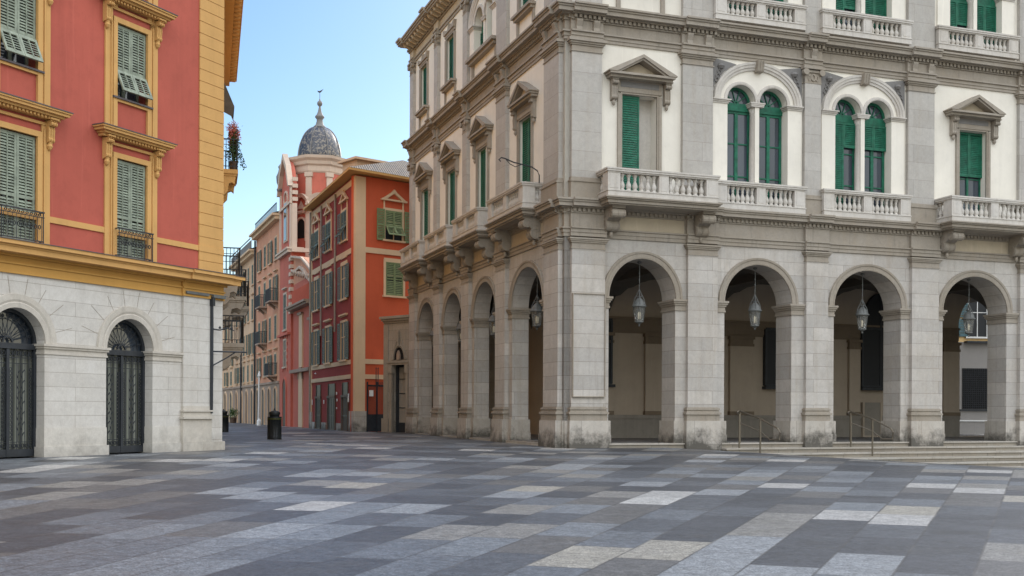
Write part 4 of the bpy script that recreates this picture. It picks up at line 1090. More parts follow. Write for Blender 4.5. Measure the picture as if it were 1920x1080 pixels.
# gates
def gate(c):
    f = MB(FL); o = -.3; u0, u1 = c - .72, c + .72
    for a, e in ((u0, u0 + .07), (u1 - .07, u1), (c - .035, c + .035)): f.box(a, e, o, o + .06, .06, 2.4)
    f.box(u0, u1, o - .002, o + .075, 2.33, 2.45); f.box(u0 + .07, u1 - .07, o, o + .05, .06, .22)
    f.arc(c, 2.45, .65, .65, [(0, o), (0, o + .06), (.07, o + .06), (.07, o)], 24)
    g_ = f.build('iron_gate', 'iron', LB)
    q = MB(FL)
    for s_ in (-1, 1):
        a, e = (c - .65, c - .035) if s_ < 0 else (c + .035, c + .65)
        n = 6
        for i in range(1, n): x = a + (e - a) * i / n; q.tube([(x, o + .03, .22), (x, o + .03, 2.33)], .0095, 4)
        for z in (.36, 2.02, 2.14): q.box(a, e, o + .02, o + .038, z, z + .016)
        for i in (0, n - 1):
            x = a + (e - a) * (i + .5) / n; z = .44
            while z < 1.98: q.arc(x, z, .034, .034, [(-.007, o + .02), (-.007, o + .04), (.007, o + .04), (.007, o + .02)], 8, 0, 360); z += .086
        for i in range(n):
            x = a + (e - a) * (i + .5) / n; q.arc(x, 2.24, .035, .05, [(-.007, o + .02), (-.007, o + .04), (.007, o + .04), (.007, o + .02)], 8, 0, 360); q.arc(x, .29, .035, .04, [(-.006, o + .02), (-.006, o + .04), (.006, o + .04), (.006, o + .02)], 8, 0, 360)
        # leafy stems in the centre
        for i in (2, 3):
            x = a + (e - a) * (i + .5) / n - .02
            z = .5; sg = 1
            while z < 1.9:
                q.tube([(x, o + .03, z), (x + .05 * sg, o + .045, z + .08)], .011, 4); z += .11; sg = -sg
            q.tube([(x, o + .03, .36), (x + .01, o + .03, 1.2), (x, o + .03, 2.02)], .010, 4)
    q.build('ironwork', 'iron', g_)
    h = MB(FL)
    for i in range(1, 12):
        an = R(i * 15); h.tube([(c + .12 * cos(an), o + .03, 2.47 + .12 * sin(an)), (c + .64 * cos(an), o + .03, 2.47 + .62 * sin(an))], .009, 4)
        h.arc(c + .57 * cos(an), 2.46 + .56 * sin(an), .028, .028, [(-.006, o + .02), (-.006, o + .04), (.006, o + .04), (.006, o + .02)], 6, 0, 360)
    h.arc(c, 2.46, .10, .10, [(0, o + .01), (0, o + .05), (.04, o + .05), (.04, o + .01)], 14)
    h.arc(c, 2.46, .50, .50, [(0, o + .02), (0, o + .04), (.014, o + .04), (.014, o + .02)], 20); h.build('fanlight_ironwork', 'iron', g_)
    p = MB(FL); p.add([(u0, o - .05, .05), (u1, o - .05, .05), (u1, o - .05, 2.36), (u0, o - .05, 2.36)], [(0, 1, 2, 3)]); p.build('curtain', 'curtain', g_)
    p = MB(FL); p.add([(u0, o - .04, 2.34), (u1, o - .04, 2.34), (u1, o - .04, 3.2), (u0, o - .04, 3.2)], [(0, 1, 2, 3)]); p.build('fanlight_glass', 'glass', g_)
for c in LAR: gate(c)
# downpipe, arm and lamp strips
b = MB(FL); b.tube([(-.475, .09, .98), (-.475, .09, 3.9)], .04, 8); b.box(-.52, -.43, .04, .16, 3.7, 3.92); b.build('downpipe', 'iron', LB)
b = MB(FL); b.tube([(-.45, .12, 2.55), (.05, .5, 2.55), (.25, .62, 2.55)], .022); b.tube([(-.45, .12, 2.2), (-.15, .3, 2.4), (.0, .46, 2.55)], .018); b.tube([(-.45, .1, 1.75), (-.45, .1, 3.4)], .02)
b.tube([(-.44, .1, 3.12), (-.3, .2, 3.1), (-.15, .3, 3.16), (.0, .4, 3.1)], .018); b.lathe(-.3, .2, [(0, -.03), (.04, 0), (0, .06)], 6, 3.15); b.lathe(-.05, .36, [(0, -.03), (.04, 0), (0, .06)], 6, 3.15); b.build('wall_arm', 'iron', LB)
b = MB(FL); b.box(-1.42, -.62, .1, .14, 3.93, 3.985); b.box(-1.42, .1, .06, .12, 3.985, 4.0); b.box(-.5, -.05, .1, .18, 3.91, 3.98); b.build('strip_light', 'lamp', LB)
# balconies on the street side
def sbalc(u, w_, pr, z, hr, mt='trim', label=None):
    b = MB(FSL); b.box(u, u + w_, -.3, pr, z - .12, z); b.box(u + .03, u + w_ - .03, -.3, pr - .03, z - .18, z - .12)
    for x in (u + .05, u + w_ - .3): b.prof(x, x + .22, [(-.3, z - .17), (pr - .06, z - .17), (pr - .08, z - .27), (pr * .8, z - .42), (pr * .65, z - .36), (pr * .45, z - .40), (pr * .4, z - .62), (pr * .2, z - .72), (-.3, z - .78)])
    o = b.build('street_balcony', mt, LB)
    r = MB(FSL)
    for x in (u + .03, u + w_ - .03):
        r.box(x - .015, x + .015, 0, pr, z + hr - .03, z + hr); r.box(x - .01, x + .01, 0, pr, z + .08, z + .10); r.box(x - .01, x + .01, 0, pr, z + hr - .18, z + hr - .165)
        k = 0.04
        while k < pr: r.tube([(x, k, z), (x, k, z + hr)], .009, 4); k += .095
    r.box(u, u + w_, pr - .03, pr, z + hr - .03, z + hr)
    k = u
    while k <= u + w_: r.tube([(k, pr - .02, z), (k, pr - .02, z + hr)], .009, 4); k += .1
    r.build('railing', 'iron', o); return o
sbalc(3.2, 1.6, .47, 7.95, .88, 'ochre'); sbalc(1.2, 1.7, .50, 4.62, .82); sbalc(2.6, 1.8, .64, 2.95, .78)
sbalc(6.2, 1.8, .8, 4.62, .85); sbalc(9.5, 1.8, 1.0, 4.62, .85)
b = MB(FSL); b.add([(3.2, 0, 10.6), (4.8, 0, 10.6), (4.8, .36, 9.75), (3.2, .36, 9.75)], [(0, 1, 2, 3)]); b.add([(3.2, 0, 10.57), (4.8, 0, 10.57), (4.8, .36, 9.72), (3.2, .36, 9.72)], [(0, 1, 2, 3)])
b.add([(3.2, 0, 10.6), (3.2, .36, 9.75), (3.2, .3, 9.45), (3.2, 0, 9.6)], [(0, 1, 2, 3)]); b.build('awning', 'awn', LB)
# pot plant with pink blooms on the top balcony
p = FSL.p(3.5, .34, 7.96); FP = thing('flowering_plant', 'pink flowering plant spilling over the topmost street balcony rail', 'plant', p); FP['_w'] = tuple(p)
f0 = Frame(p, (1, 0, 0), (0, 1, 0))
a = MB(f0); a.lathe(0, 0, [(.10, 0), (.14, .24), (.15, .26), (.12, .26)], 12); a.build('pot', 'brown', FP)
rnd = random.Random(3); stems = []
def leaves(a, n, cx, cy, cz, sx, sy, sz, s0, s1, rnd):
    for i in range(n):
        x, y, z = cx + rnd.gauss(0, sx), cy + rnd.gauss(0, sy), cz + rnd.gauss(0, sz); s = rnd.uniform(s0, s1)
        d1 = Vector((rnd.uniform(-1, 1), rnd.uniform(-1, 1), rnd.uniform(-1, 1))).normalized() * s; d2 = d1.cross(Vector((rnd.uniform(-1, 1), rnd.uniform(-1, 1), rnd.uniform(-1, 1)))).normalized() * s * .5
        c = Vector((x, y, z)); a.add([tuple(c - d1), tuple(c + d2), tuple(c + d1), tuple(c - d2)], [(0, 1, 2, 3)])
a = MB(f0)
for i in range(16):
    th = rnd.uniform(0, 6.28); r_ = rnd.uniform(.02, .16); h = rnd.uniform(.85, 1.35); e_ = (r_ * cos(th), r_ * sin(th), h); stems.append(e_)
    a.tube([(0, 0, .2), (e_[0] * .5, e_[1] * .5, h * .6), e_], .009, 4)
for k in range(4):
    e_ = (.22 + .04 * k, .05 * k, .55 - .12 * k); stems.append(e_); a.tube([(0, 0, .25), (.14, 0, .75 - .1 * k), e_], .009, 4)
a.build('stems', 'leaf', FP, keep=True)
a = MB(f0); leaves(a, 520, 0, 0, .62, .085, .085, .26, .025, .05, rnd)
for e_ in stems: leaves(a, 12, e_[0] * .8, e_[1] * .8, e_[2] * .85, .03, .03, .08, .025, .05, rnd)
a.build('foliage', 'leaf', FP, keep=True)
a = MB(f0)
for e_ in stems[:16]: leaves(a, 46, e_[0], e_[1], e_[2], .035, .035, .07, .02, .038, rnd)
a.build('blossom', 'flower', FP, keep=True)

# ==================================================================  RED CORNER HOUSE
RH = thing('red_corner_house', 'deep red corner house with cream pilasters and green shutters beyond the arcade', 'building', (-7.687, 55, 0))
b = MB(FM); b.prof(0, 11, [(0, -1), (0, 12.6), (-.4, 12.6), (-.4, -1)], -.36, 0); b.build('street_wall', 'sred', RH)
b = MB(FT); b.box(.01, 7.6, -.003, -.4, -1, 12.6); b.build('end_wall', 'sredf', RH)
q1, q2, q3 = FM.p(0, 0, 0), FM.p(11, 0, 0), FT.p(7.6, 0, 0); q4 = q3 + (q2 - q1)
b = MB(WF)
ov = .5
A = FM.p(-.5, .45, 0); B_ = FM.p(11.1, .45, 0); Dd = FT.p(8.2, .45, 0); A = Vector((A.x + .05, A.y - .35, 0)); E_ = Dd + (B_ - A)
cen1 = (A + Dd) * .5 + (B_ - A).normalized() * 4; cen2 = (A + Dd) * .5 + (B_ - A).normalized() * 8
for (l_, zz) in ((0, 12.78),):
    b.add([(*A.xy, zz), (*Dd.xy, zz), (*E_.xy, zz), (*B_.xy, zz), (*cen1.xy, 14.6), (*cen2.xy, 14.6)], [(0, 1, 4), (1, 2, 5, 4), (2, 3, 5), (3, 0, 4, 5)], uv=[(0, 0), (9, 0), (9, 11), (0, 11), (4, 4), (4, 8)])
b.build('roof', 'roof', RH)
b = MB(WF); b.add([(*p.xy, z) for z in (12.66, 12.77) for p in (A, Dd, E_, B_)], [(0, 1, 2, 3), (4, 5, 6, 7), (0, 1, 5, 4), (1, 2, 6, 5), (2, 3, 7, 6), (3, 0, 4, 7)]); b.build('eaves', 'ochre', RH)
b = MB(FT); b.box(2.2, 9, -3.4, -4.8, 12.8, 14.25); b.box(2.0, 9.2, -3.2, -5.0, 14.25, 14.37); b.build('roof_dormer', 'palec', RH)
b = MB(FM)
b.box(.02, .5, 0, .05, -.5, 12.55); b.box(10.5, 10.95, 0, .05, -.5, 12.55); b.box(.5, 10.5, 0, .045, 8.86, 9.13); b.box(.5, 10.5, 0, .045, 3.38, 3.60); b.box(.5, 10.5, 0, .06, 2.66, 2.87); b.box(.5, 10.5, 0, .03, 12.2, 12.5)
b.build('cream_trim', 'scream', RH)
b = MB(FT); b.box(-.03, .56, 0, .05, -.5, 12.55); b.box(.56, 7.6, 0, .045, 8.86, 9.13); b.box(.56, 7.6, 0, .045, 3.38, 3.62); b.box(.56, 7.6, 0, .055, 2.64, 2.86); b.build('cream_trim', 'scream', RH)
b = MB(FM); b.box(-.05, .86, 0, .1, -.5, 1.05); b.box(10.4, 11.0, 0, .09, -.5, 1.0)
for a, c in ((.9, 1.05), (2.9, 3.95), (6.55, 7.7), (9.5, 10.35)): b.box(a, c, 0, .06, -.5, .42)
b.build('wall_base', 'stone_low', RH)
b = MB(FT); b.box(-.1, .62, 0, .1, -.5, 1.05); b.build('wall_base', 'stone_low', RH)
def hwin(fr, root, u0, u1, z0, z1, trim, shut, mode='open', ped=0, side=None, glass='dglass', sill=True, depth=.22, pitch=.085, nrow=2, rail_=False):
    b = MB(fr); tw = .12
    b.box(u0 - tw, u0, 0, .05, z0, z1); b.box(u1, u1 + tw, 0, .05, z0, z1); b.box(u0 - tw, u1 + tw, 0, .055, z1, z1 + tw)
    if sill: b.box(u0 - .18, u1 + .18, 0, .12, z0 - .09, z0)
    if ped == 1:
        c = (u0 + u1) / 2; b.box(u0 - .1, u0 - .03, 0, .05, z1 + .12, z1 + .48); b.box(u1 + .03, u1 + .1, 0, .05, z1 + .12, z1 + .48); b.box(u0 - .26, u1 + .26, 0, .14, z1 + .48, z1 + .56)
        b.poly([(u0 - .2, z1 + .56), (u0 + .05, z1 + .56), (c, z1 + .88), (u1 - .05, z1 + .56), (u1 + .2, z1 + .56), (c + .15, z1 + .92), (c, z1 + 1.08), (c - .15, z1 + .92)], 0, .12)
    if ped == 2: b.box(u0 - .1, u1 + .1, 0, .05, z1 + .3, z1 + .34); b.box(u0 - .22, u1 + .22, 0, .14, z1 + .34, z1 + .42)
    if ped == 3: b.box(u0 - .1, u1 + .1, 0, .05, z1 + .12, z1 + .2); b.box(u0 - .1, u1 + .1, 0, .055, z1 + .36, z1 + .42)
    w_ = b.build('window', trim, root, rest='window_hood')
    g_ = MB(fr); g_.add([(u0, .012, z0), (u1, .012, z0), (u1, .012, z1), (u0, .012, z1)], [(0, 1, 2, 3)]); g_.build('pane', glass, w_)
    f = MB(fr); c = (u0 + u1) / 2; f.box(c - .025, c + .025, .012, .035, z0, z1); f.box(u0, u1, .012, .032, z0 + (z1 - z0) * .6, z0 + (z1 - z0) * .6 + .04); f.build('sash', trim, w_)
    wd = (u1 - u0) / 2
    if mode == 'open':
        for s_ in (side or (-1, 1)):
            if s_ < 0: shutter(fr, w_, u0 - tw * .5 - wd, u0 - tw * .5, z0, z1, .06, shut, pitch, mid=(z0 + z1) / 2)
            else: shutter(fr, w_, u1 + tw * .5, u1 + tw * .5 + wd, z0, z1, .06, shut, pitch, mid=(z0 + z1) / 2)
    if mode == 'closed':
        shutter(fr, w_, u0 + .01, c, z0, z1, .02, shut, pitch, mid=(z0 + z1) / 2); shutter(fr, w_, c, u1 - .01, z0, z1, .02, shut, pitch, mid=(z0 + z1) / 2)
    if mode == 'flap':
        zm = z0 + (z1 - z0) * .46
        for a, e in ((u0 + .01, c), (c, u1 - .01)):
            shutter(fr, w_, a, e, zm, z1, .03, shut, pitch)
            an = R(32); sub = Frame(fr.p(0, .06, zm), fr.U, fr.V * cos(an) + fr.Z * sin(an), fr.Z * cos(an) - fr.V * sin(an) * 1.0)
            sub.Z = fr.Z * cos(an) - fr.V * sin(an); sub.Z = Vector(sub.Z)
            shutter(sub, w_, a, e, -(zm - z0) * .82, 0, 0, shut, pitch)
    return w_
for uc, hw in ((2.35, .58), (6.1, .6), (9.25, .55)):
    for row, (z0, z1, pd, md) in enumerate(((9.7, 11.2, 1, 'flap'), (6.75, 8.45, 3, 'open'), (3.65, 5.55, 2, 'open'))):
        w_ = hwin(FM, RH, uc - hw, uc + hw, z0, z1, 'scream', 'dolive', md, pd, (1,) if row == 0 else (-1, 1))
        if row == 0: shutter(FM, w_, uc + hw + .1, uc + hw + .7, z0, z1, .06, 'dolive', .085, mid=(z0 + z1) / 2)
w_ = hwin(FT, RH, 1.72, 2.72, 9.62, 11.08, 'scream', 'olive', 'flap', 1)
shutter(FT, w_, 1.2, 1.66, 9.55, 11.12, .06, 'olive', .08, mid=10.3); shutter(FT, w_, 2.86, 3.4, 9.55, 11.12, .06, 'olive', .08, mid=10.3)
hwin(FT, RH, 1.76, 2.8, 6.84, 8.5, 'scream', 'olive', 'closed', 3)
hwin(FT, RH, 4.9, 5.9, 9.62, 11.08, 'scream', 'olive', 'closed', 1); hwin(FT, RH, 4.9, 5.9, 6.84, 8.5, 'scream', 'olive', 'closed', 3)
def door(fr, root, u0, u1, zt, tr0, tr1, trim, leaf='brown', name='door'):
    b = MB(fr); b.box(u0 - .14, u0, 0, .07, 0, zt); b.box(u1, u1 + .14, 0, .07, 0, zt); b.box(u0 - .16, u1 + .16, 0, .09, zt, zt + .12); b.box(u0 - .2, u1 + .2, -.02, .14, -.3, .06)
    if tr1: b.box(u0 - .05, u0, 0, .05, tr0, tr1); b.box(u1, u1 + .05, 0, .05, tr0, tr1)
    d = b.build(name, trim, root)
    q = MB(fr); q.box(u0, u1, 0, .02, .06, zt); q.build('door_leaf', leaf, d)
    q = MB(fr)
    for x in (u0 + (u1 - u0) * .25, u0 + (u1 - u0) * .5, u0 + (u1 - u0) * .75): q.box(x - .02, x + .02, .02, .035, .1, zt - .05)
    q.box(u0 + .02, u1 - .02, .02, .033, zt * .45, zt * .45 + .05); q.build('door_rails', 'iron', d)
    if tr1: q = MB(fr); q.box(u0, u1, .0, .015, tr0, tr1); q.build('transom_window', 'dglass', d)
for (a, c, lf) in ((1.4, 2.6, 'brown'), (4.35, 6.0, 'iron'), (8.0, 9.2, 'iron')): door(FM, RH, a, c, 1.75, 1.87, 2.5, 'brown', lf)
b = MB(FM)
for x in (10.72, 7.75, 4.2): b.tube([(x, .1, .3), (x, .1, 12.5)] if x > 10 else [(x, .09, 5.2), (x, .09, 12.4)], .05)
b.build('downpipe', 'portal', RH)
b = MB(FM)
for (u, z, s_, h) in ((1.0, 1.5, .16, .42), (6.9, 1.45, .12, .2), (3.7, 1.9, .14, .14), (3.6, 1.55, .12, .14), (3.7, 1.15, .1, .1), (10.1, 1.4, .1, .3)): b.box(u, u + s_, .05, .08, z, z + h)
b.build('notice_plate', 'white', RH)
b = MB(FM); b.lathe(9.0, .12, [(0, -.06), (.06, 0), (0, .06)], 8, 3.15); b.build('door_lamp', 'white', RH)
# palace gate between red house and stone portal
IG = thing('iron_gateway', 'tall dark iron double gate with a white notice beside the red house', 'gate', tuple(FT.p(.7, .12, 0)))
FG = Frame(FT.p(.6, .2, 0), FT.U, FT.V)
b = MB(FG)
for x in (0, .55, 1.1): b.box(x - .025, x + .025, -.03, .03, -.1, 2.5)
b.box(0, 1.1, -.02, .02, 2.30, 2.35); b.box(0, 1.1, -.02, .02, .84, .89); b.box(0, 1.1, -.02, .02, .06, .12)
for x in (.50, .62): b.tube([(x, 0, 2.3), (x, 0, 3.1)], .02, 5); b.lathe(x, 0, [(0, 0), (.035, .05), (0, .14)], 6, 3.1)
b.box(.02, .53, -.012, .012, .1, .85); b.box(.57, 1.08, -.013, .013, .1, .85)
for x in (.7, .85, 1.0): b.arc(x, 2.42, .05, .06, [(0, -.01), (0, .01), (.012, .01), (.012, -.01)], 8, 0, 360)
b.build('gate_frame', 'iron', IG)
b = MB(FG); x = .05; b.box(.01, 1.09, -.012, .012, 2.26, 2.31); b.box(.01, 1.09, -.012, .012, .88, .90)
while x < 1.08: b.tube([(x, 0, .88), (x, 0, 2.3)], .009, 4); x += .062
b.build('bars', 'iron', IG)
b = MB(FG); b.box(.08, .32, .03, .045, 1.78, 2.08); b.build('notice', 'white', IG)
# small stone portal turned a little towards the square
FP_ = Frame((-6.29, 55.3, 0), (.742, -.670, 0), (-.670, -.742, 0))
SP = thing('stone_portal', 'small weathered stone portal with arched niche above its door beside the arcade end', 'portal', (-5.6, 54.7, 0))
b = MB(FP_); b.wall(0, 2.3, -1, 5.35, [(.62, 1.62, .02, 3.42, 0)], 0, -.5); b.build('portal_wall', 'portal', SP)
b = MB(FP_); b.box(-.03, 2.3, -.5, .06, 5.35, 5.45); b.box(-.08, 2.3, -.5, .14, 5.45, 5.56); b.box(-.14, 2.3, -.5, .22, 5.56, 5.68); b.build('portal_cornice', 'trim', SP)
b = MB(FP_); b.box(0, .32, 0, .05, .7, 5.3); b.box(-.06, .42, 0, .12, -.6, .7); b.build('corner_pier', 'trim', SP)
b = MB(FP_)
b.box(.46, .62, -.1, .08, 0, 3.4); b.box(1.62, 1.78, -.1, .08, 0, 3.4); b.box(.36, 1.9, -.1, .14, 3.4, 3.5); b.box(.40, 1.86, -.1, .1, 3.3, 3.4); b.box(.42, .66, -.1, .12, 2.9, 3.3); b.box(1.58, 1.82, -.1, .12, 2.9, 3.3)
b.arc(1.1, 3.55, .38, .62, [(0, 0), (0, .06), (.10, .09), (.12, 0)], 18); b.box(1.04, 1.16, 0, .12, 4.2, 4.9); b.poly([(.55, 3.6), (.62, 3.6), (1.1, 4.85), (1.58, 3.6), (1.65, 3.6), (1.1, 5.0)], 0, .05)
b.build('portal_surround', 'trim', SP)
b = MB(FP_); b.poly([(1.1 + .36 * cos(R(a)), 3.55 + .6 * sin(R(a))) for a in range(0, 181, 15)], .001, .012); b.build('niche', 'darkin', SP)
b = MB(FP_); b.poly([(1.0, 3.55), (1.2, 3.55), (1.2, 3.8), (1.14, 3.95), (1.1, 4.0), (1.06, 3.95), (1.0, 3.8)], .012, .1); b.build('niche_bust', 'cgrey', SP)
b = MB(FP_); b.box(.62, 1.62, -.36, -.34, 0, 3.42); b.build('door_leaf', 'tan2', SP)
b = MB(FP_); b.box(.63, .73, -.34, -.2, 0, 3.4); b.box(1.5, 1.61, -.34, -.2, 0, 3.4); b.box(.73, 1.5, -.34, -.28, 3.2, 3.4); b.box(.73, 1.5, -.34, -.3, .02, .5)
for z in (1.2, 1.9, 2.6): b.box(.73, 1.5, -.34, -.32, z, z + .04)
b.build('door_frame', 'iron', SP)

# ==================================================================  CHURCH
CH = thing('domed_church', 'red and white baroque church with tiled dome and lantern behind the red house', 'church', tuple(FM.p(17, 0, 0)))
b = MB(FM); b.box(11.02, 17.4, -.15, -.6, -1, 9.0); b.build('low_front', 'cpink', CH)
b = MB(FM); b.box(11.02, 17.2, -.2, .28, 7.3, 7.42); b.box(11.02, 17.3, -.2, .4, 7.42, 7.55); b.box(11.02, 17.1, -.2, .15, 3.4, 3.6); b.build('low_cornice', 'cgrey', CH)
b = MB(FM)
for a in (14.2,):
    b.poly([(11.1, 8.5), (11.1, 8.75), (12.2, 9.0), (13.4, 9.55), (14.6, 9.9), (16.2, 9.8), (17.35, 10.0), (17.35, 9.88), (16.2, 9.66), (14.6, 9.75), (13.4, 9.38), (12.2, 8.85)], -.15, .03)
b.poly([(11.1, 9.2), (12.4, 9.7), (14, 10.25), (17.3, 10.75), (17.3, 10.86), (14, 10.38), (12.4, 9.83), (11.1, 9.32)], -.1, .06)
for k in range(7): b.arc(11.9 + k * .75, 8.95 + k * .12, .16, .12, [(-.05, -.15), (-.05, .06), (.05, .06), (.05, -.15)], 10, 0, 270)
b.build('stucco_ornament', 'cwhite', CH)
b = MB(FM); b.poly([(11.05, 9.0), (17.4, 9.0), (17.4, 10.85), (14, 10.35), (12.4, 9.8), (11.05, 9.3)], -.5, -.16); b.build('attic_wall', 'pink', CH)
b = MB(FM)
u = 11.3
while u < 17: b.tube([(u, -.02, 7.55), (u, -.02, 8.55)], .05, 5); u += .35
b.build('balustrade', 'cpink', CH)
b = MB(FM)
pts = [(14.0, .05), (15.2, .05)] + [(14.6 + .6 * cos(R(a)), 3.0 + .6 * sin(R(a))) for a in range(0, 181, 20)]
b.poly(pts, -.15, -.08)
b.box(14.0, 15.0, -.15, -.06, 3.7, 6.9); b.build('niche_panel', 'scream', CH)
b = MB(FM); b.box(11.3, 12.2, -.16, .0, 6.4, 6.55); b.box(14.0, 15.2, -.16, .02, 6.9, 7.05); b.arc(14.6, 3.0, .6, .6, [(0, -.15), (0, -.04), (.12, -.04), (.12, -.15)], 12); b.build('niche_hood', 'cgrey', CH)
# facade bay with gable (facing the street)
b = MB(FM); b.box(17.4, 21.4, 0, -.9, -1, 11.2); b.box(17.8, 21.3, -.9, -4.6, -1, 10.6); b.build('facade_lower', 'cpink', CH)
b = MB(FM); b.box(17.55, 21.3, -.05, -.4, 11.3, 15.3); b.poly([(17.5, 15.3), (21.4, 15.3), (20.6, 16.6), (19.45, 17.5), (18.3, 16.6)], -.4, -.05); b.build('facade_upper', 'cpink', CH)
b = MB(FM)
b.box(17.35, 21.5, 0, .22, 11.1, 11.3); b.box(17.3, 21.6, -.8, .3, 11.3, 11.42)
b.poly([(17.3, 15.3), (17.6, 15.3), (18.4, 16.5), (19.45, 17.35), (20.5, 16.5), (21.3, 15.3), (21.6, 15.3), (20.7, 16.75), (19.45, 17.75), (18.2, 16.75)], -.12, .22)
b.box(17.4, 17.75, -.05, .05, 11.4, 15.3); b.box(21.1, 21.45, -.05, .05, 11.4, 15.3); b.box(18.7, 20.1, -.05, .02, 12.0, 14.6); b.arc(19.4, 14.6, .7, .7, [(-.1, -.05), (-.1, .04), (.02, .04), (.02, -.05)], 12)
b.box(17.35, 21.5, -.05, .1, 14.2, 14.35)
for z in [7.2 + .48 * k for k in range(8)]: b.box(17.36, 17.9, -.5, .06, z, z + .24)
b.build('facade_trim', 'cwhite', CH)
b = MB(FM); b.box(19.0, 19.8, .0, .04, 12.1, 14.5); b.build('facade_window', 'glass', CH)
# end face turned towards the square
FC = Frame(FM.p(17.38, 0, 0), tuple(-FM.V), tuple(-FM.U))
b = MB(FC)
b.box(0.05, .36, -.1, .06, 11.4, 14.2)
for z in [7.2 + .48 * k for k in range(8)]: b.box(.01, .8, .06, .1, z, z + .24)
b.box(0, 1.2, 0, .3, 11.1, 11.35)
for z in [14.35 + .42 * k for k in range(4)]: b.box(.06, .40, -.1, .08, z, z + .24)
b.build('corner_stripes', 'cwhite', CH)
hwin(FM, CH, 18.9, 19.8, 6.3, 8.6, 'cwhite', 'dolive', 'closed', 2); hwin(FM, CH, 18.9, 19.8, 3.9, 5.6, 'cwhite', 'dolive', 'none', 2)
b = MB(FM); b.poly([(18.8, .05), (20.0, .05)] + [(19.4 + .6 * cos(R(a)), 2.5 + .6 * sin(R(a))) for a in range(0, 181, 20)], 0, .04); b.build('side_door', 'brown', CH)
b = MB(FM); b.arc(19.4, 2.5, .6, .6, [(0, 0), (0, .08), (.14, .08), (.14, 0)], 12); b.box(18.66, 18.8, 0, .08, 0, 2.5); b.box(20.0, 20.14, 0, .08, 0, 2.5); b.box(17.5, 21.4, 0, .2, 5.9, 6.05)
for z in [3.6 + .42 * k for k in range(6)]: b.box(18.45, 18.7, 0, .05, z, z + .2); b.box(20.05, 20.3, 0, .05, z, z + .2)
b.build('door_surround', 'cpink', CH)
# octagonal drum and dome
DX, DY = -12.72, 74.0
FD = Frame((DX, DY, 0), (1, 0, 0), (0, 1, 0)); r8 = pi / 8 + R(9)
b = MB(FD); b.lathe(0, 0, [(1.72, 8), (1.72, 16.7)], 8, 0, r8); b.build('drum', 'cpink', CH)
b = MB(FD); b.lathe(0, 0, [(1.74, 16.4), (1.8, 16.5), (1.83, 16.82), (1.95, 16.92), (2.0, 17.12), (2.16, 17.28), (2.2, 17.44), (1.45, 17.6)], 8, 0, r8)
b.build('drum_cornice', 'cwhite', CH)
b = MB(FD); b.lathe(0, 0, [(1.73, 13.75), (1.84, 13.8), (1.86, 13.92), (1.73, 14.0)], 8, 0, r8); b.build('drum_string_course', 'cwhite', CH)
for k in range(8):
    th = r8 + k * pi / 4; c_, s_ = cos(th), sin(th)
    if s_ > .6: continue
    fp = Frame((DX + 1.72 * c_, DY + 1.72 * s_, 0), (-s_, c_, 0), (c_, s_, 0)); b2 = MB(fp); b2.box(-.19, .19, -.14, .06, 8, 16.4); b2.box(-.25, .25, -.14, .12, 16.12, 16.4); b2.build('drum_pilaster', 'cwhite', CH)
ap = 1.72 * cos(pi / 8)
for k in range(8):
    th = r8 + (k + .5) * pi / 4; c_, s_ = cos(th), sin(th)
    if s_ > .5: continue
    fp = Frame((DX + ap * c_, DY + ap * s_, 0), (-s_, c_, 0), (c_, s_, 0)); b2 = MB(fp)
    front = s_ < -.8
    if front:
        b2.arc(0, 14.0, .8, .95, [(-.12, 0), (-.12, .2), (.12, .28), (.14, 0)], 16, 15, 165); b2.box(-.95, -.7, 0, .3, 13.95, 14.1); b2.box(.7, .95, 0, .3, 13.95, 14.1)
        b2.poly([(-.62, 14.1), (.62, 14.1), (.62, 14.2), (-.62, 14.2)], 0, .08); b2.poly([(-.25, 14.2), (.25, 14.2), (.12, 14.4), (0, 14.62), (-.12, 14.4)], 0, .07)
    else:
        for (cx_, cz_, a_, b_, t0, t1) in ((-.12, 15.75, .16, .26, -60, 200), (.1, 15.5, .12, .2, 120, 380), (-.2, 15.1, .1, .3, 90, 270)):
            b2.arc(cx_, cz_, a_, b_, [(0, 0), (0, .07), (.09, .07), (.09, 0)], 10, t0, t1)
    b2.build('drum_stucco', 'cwhite', CH)
    b3 = MB(fp); b3.poly([(-.33, 12.2), (.33, 12.2)] + [(.33 * cos(R(a)), 13.1 + .33 * sin(R(a))) for a in range(0, 181, 20)], -.02, .02); b3.build('drum_window', 'darkin', CH)
    b3 = MB(fp); b3.arc(0, 13.1, .36, .36, [(0, 0), (0, .08), (.12, .08), (.12, 0)], 12); b3.box(-.48, -.36, 0, .08, 12.0, 13.1); b3.box(.36, .48, 0, .08, 12.0, 13.1); b3.build('window_surround', 'cwhite', CH)
prof = [(1.44 * cos(R(a)) ** .86, 17.52 + 2.19 * sin(R(a))) for a in range(0, 77, 5)]
b = MB(FD); b.lathe(0, 0, prof, 40); b.build('dome', 'dome', CH, True)
b = MB(FD)
for k in range(8):
    th = r8 + k * pi / 4; b.tube([((r_ + .012) * cos(th), (r_ + .012) * sin(th), z) for r_, z in prof], .04, 5)
b.lathe(0, 0, [(1.5, 17.5), (1.52, 17.6), (1.40, 17.64)], 40); b.build('dome_rib', 'carve', CH)
b = MB(FD); z0 = 19.62
b.lathe(0, 0, [(.40, z0), (.45, z0 + .05), (.39, z0 + .12), (.26, z0 + .25), (.20, z0 + .5), (.21, z0 + .62), (.31, z0 + .72), (.30, z0 + .8), (.22, z0 + .88), (.13, z0 + 1.08), (.07, z0 + 1.38), (.06, z0 + 1.45), (.14, z0 + 1.52), (.18, z0 + 1.62), (.16, z0 + 1.74), (.06, z0 + 1.83), (.03, z0 + 1.95), (.0, z0 + 2.0)], 16)
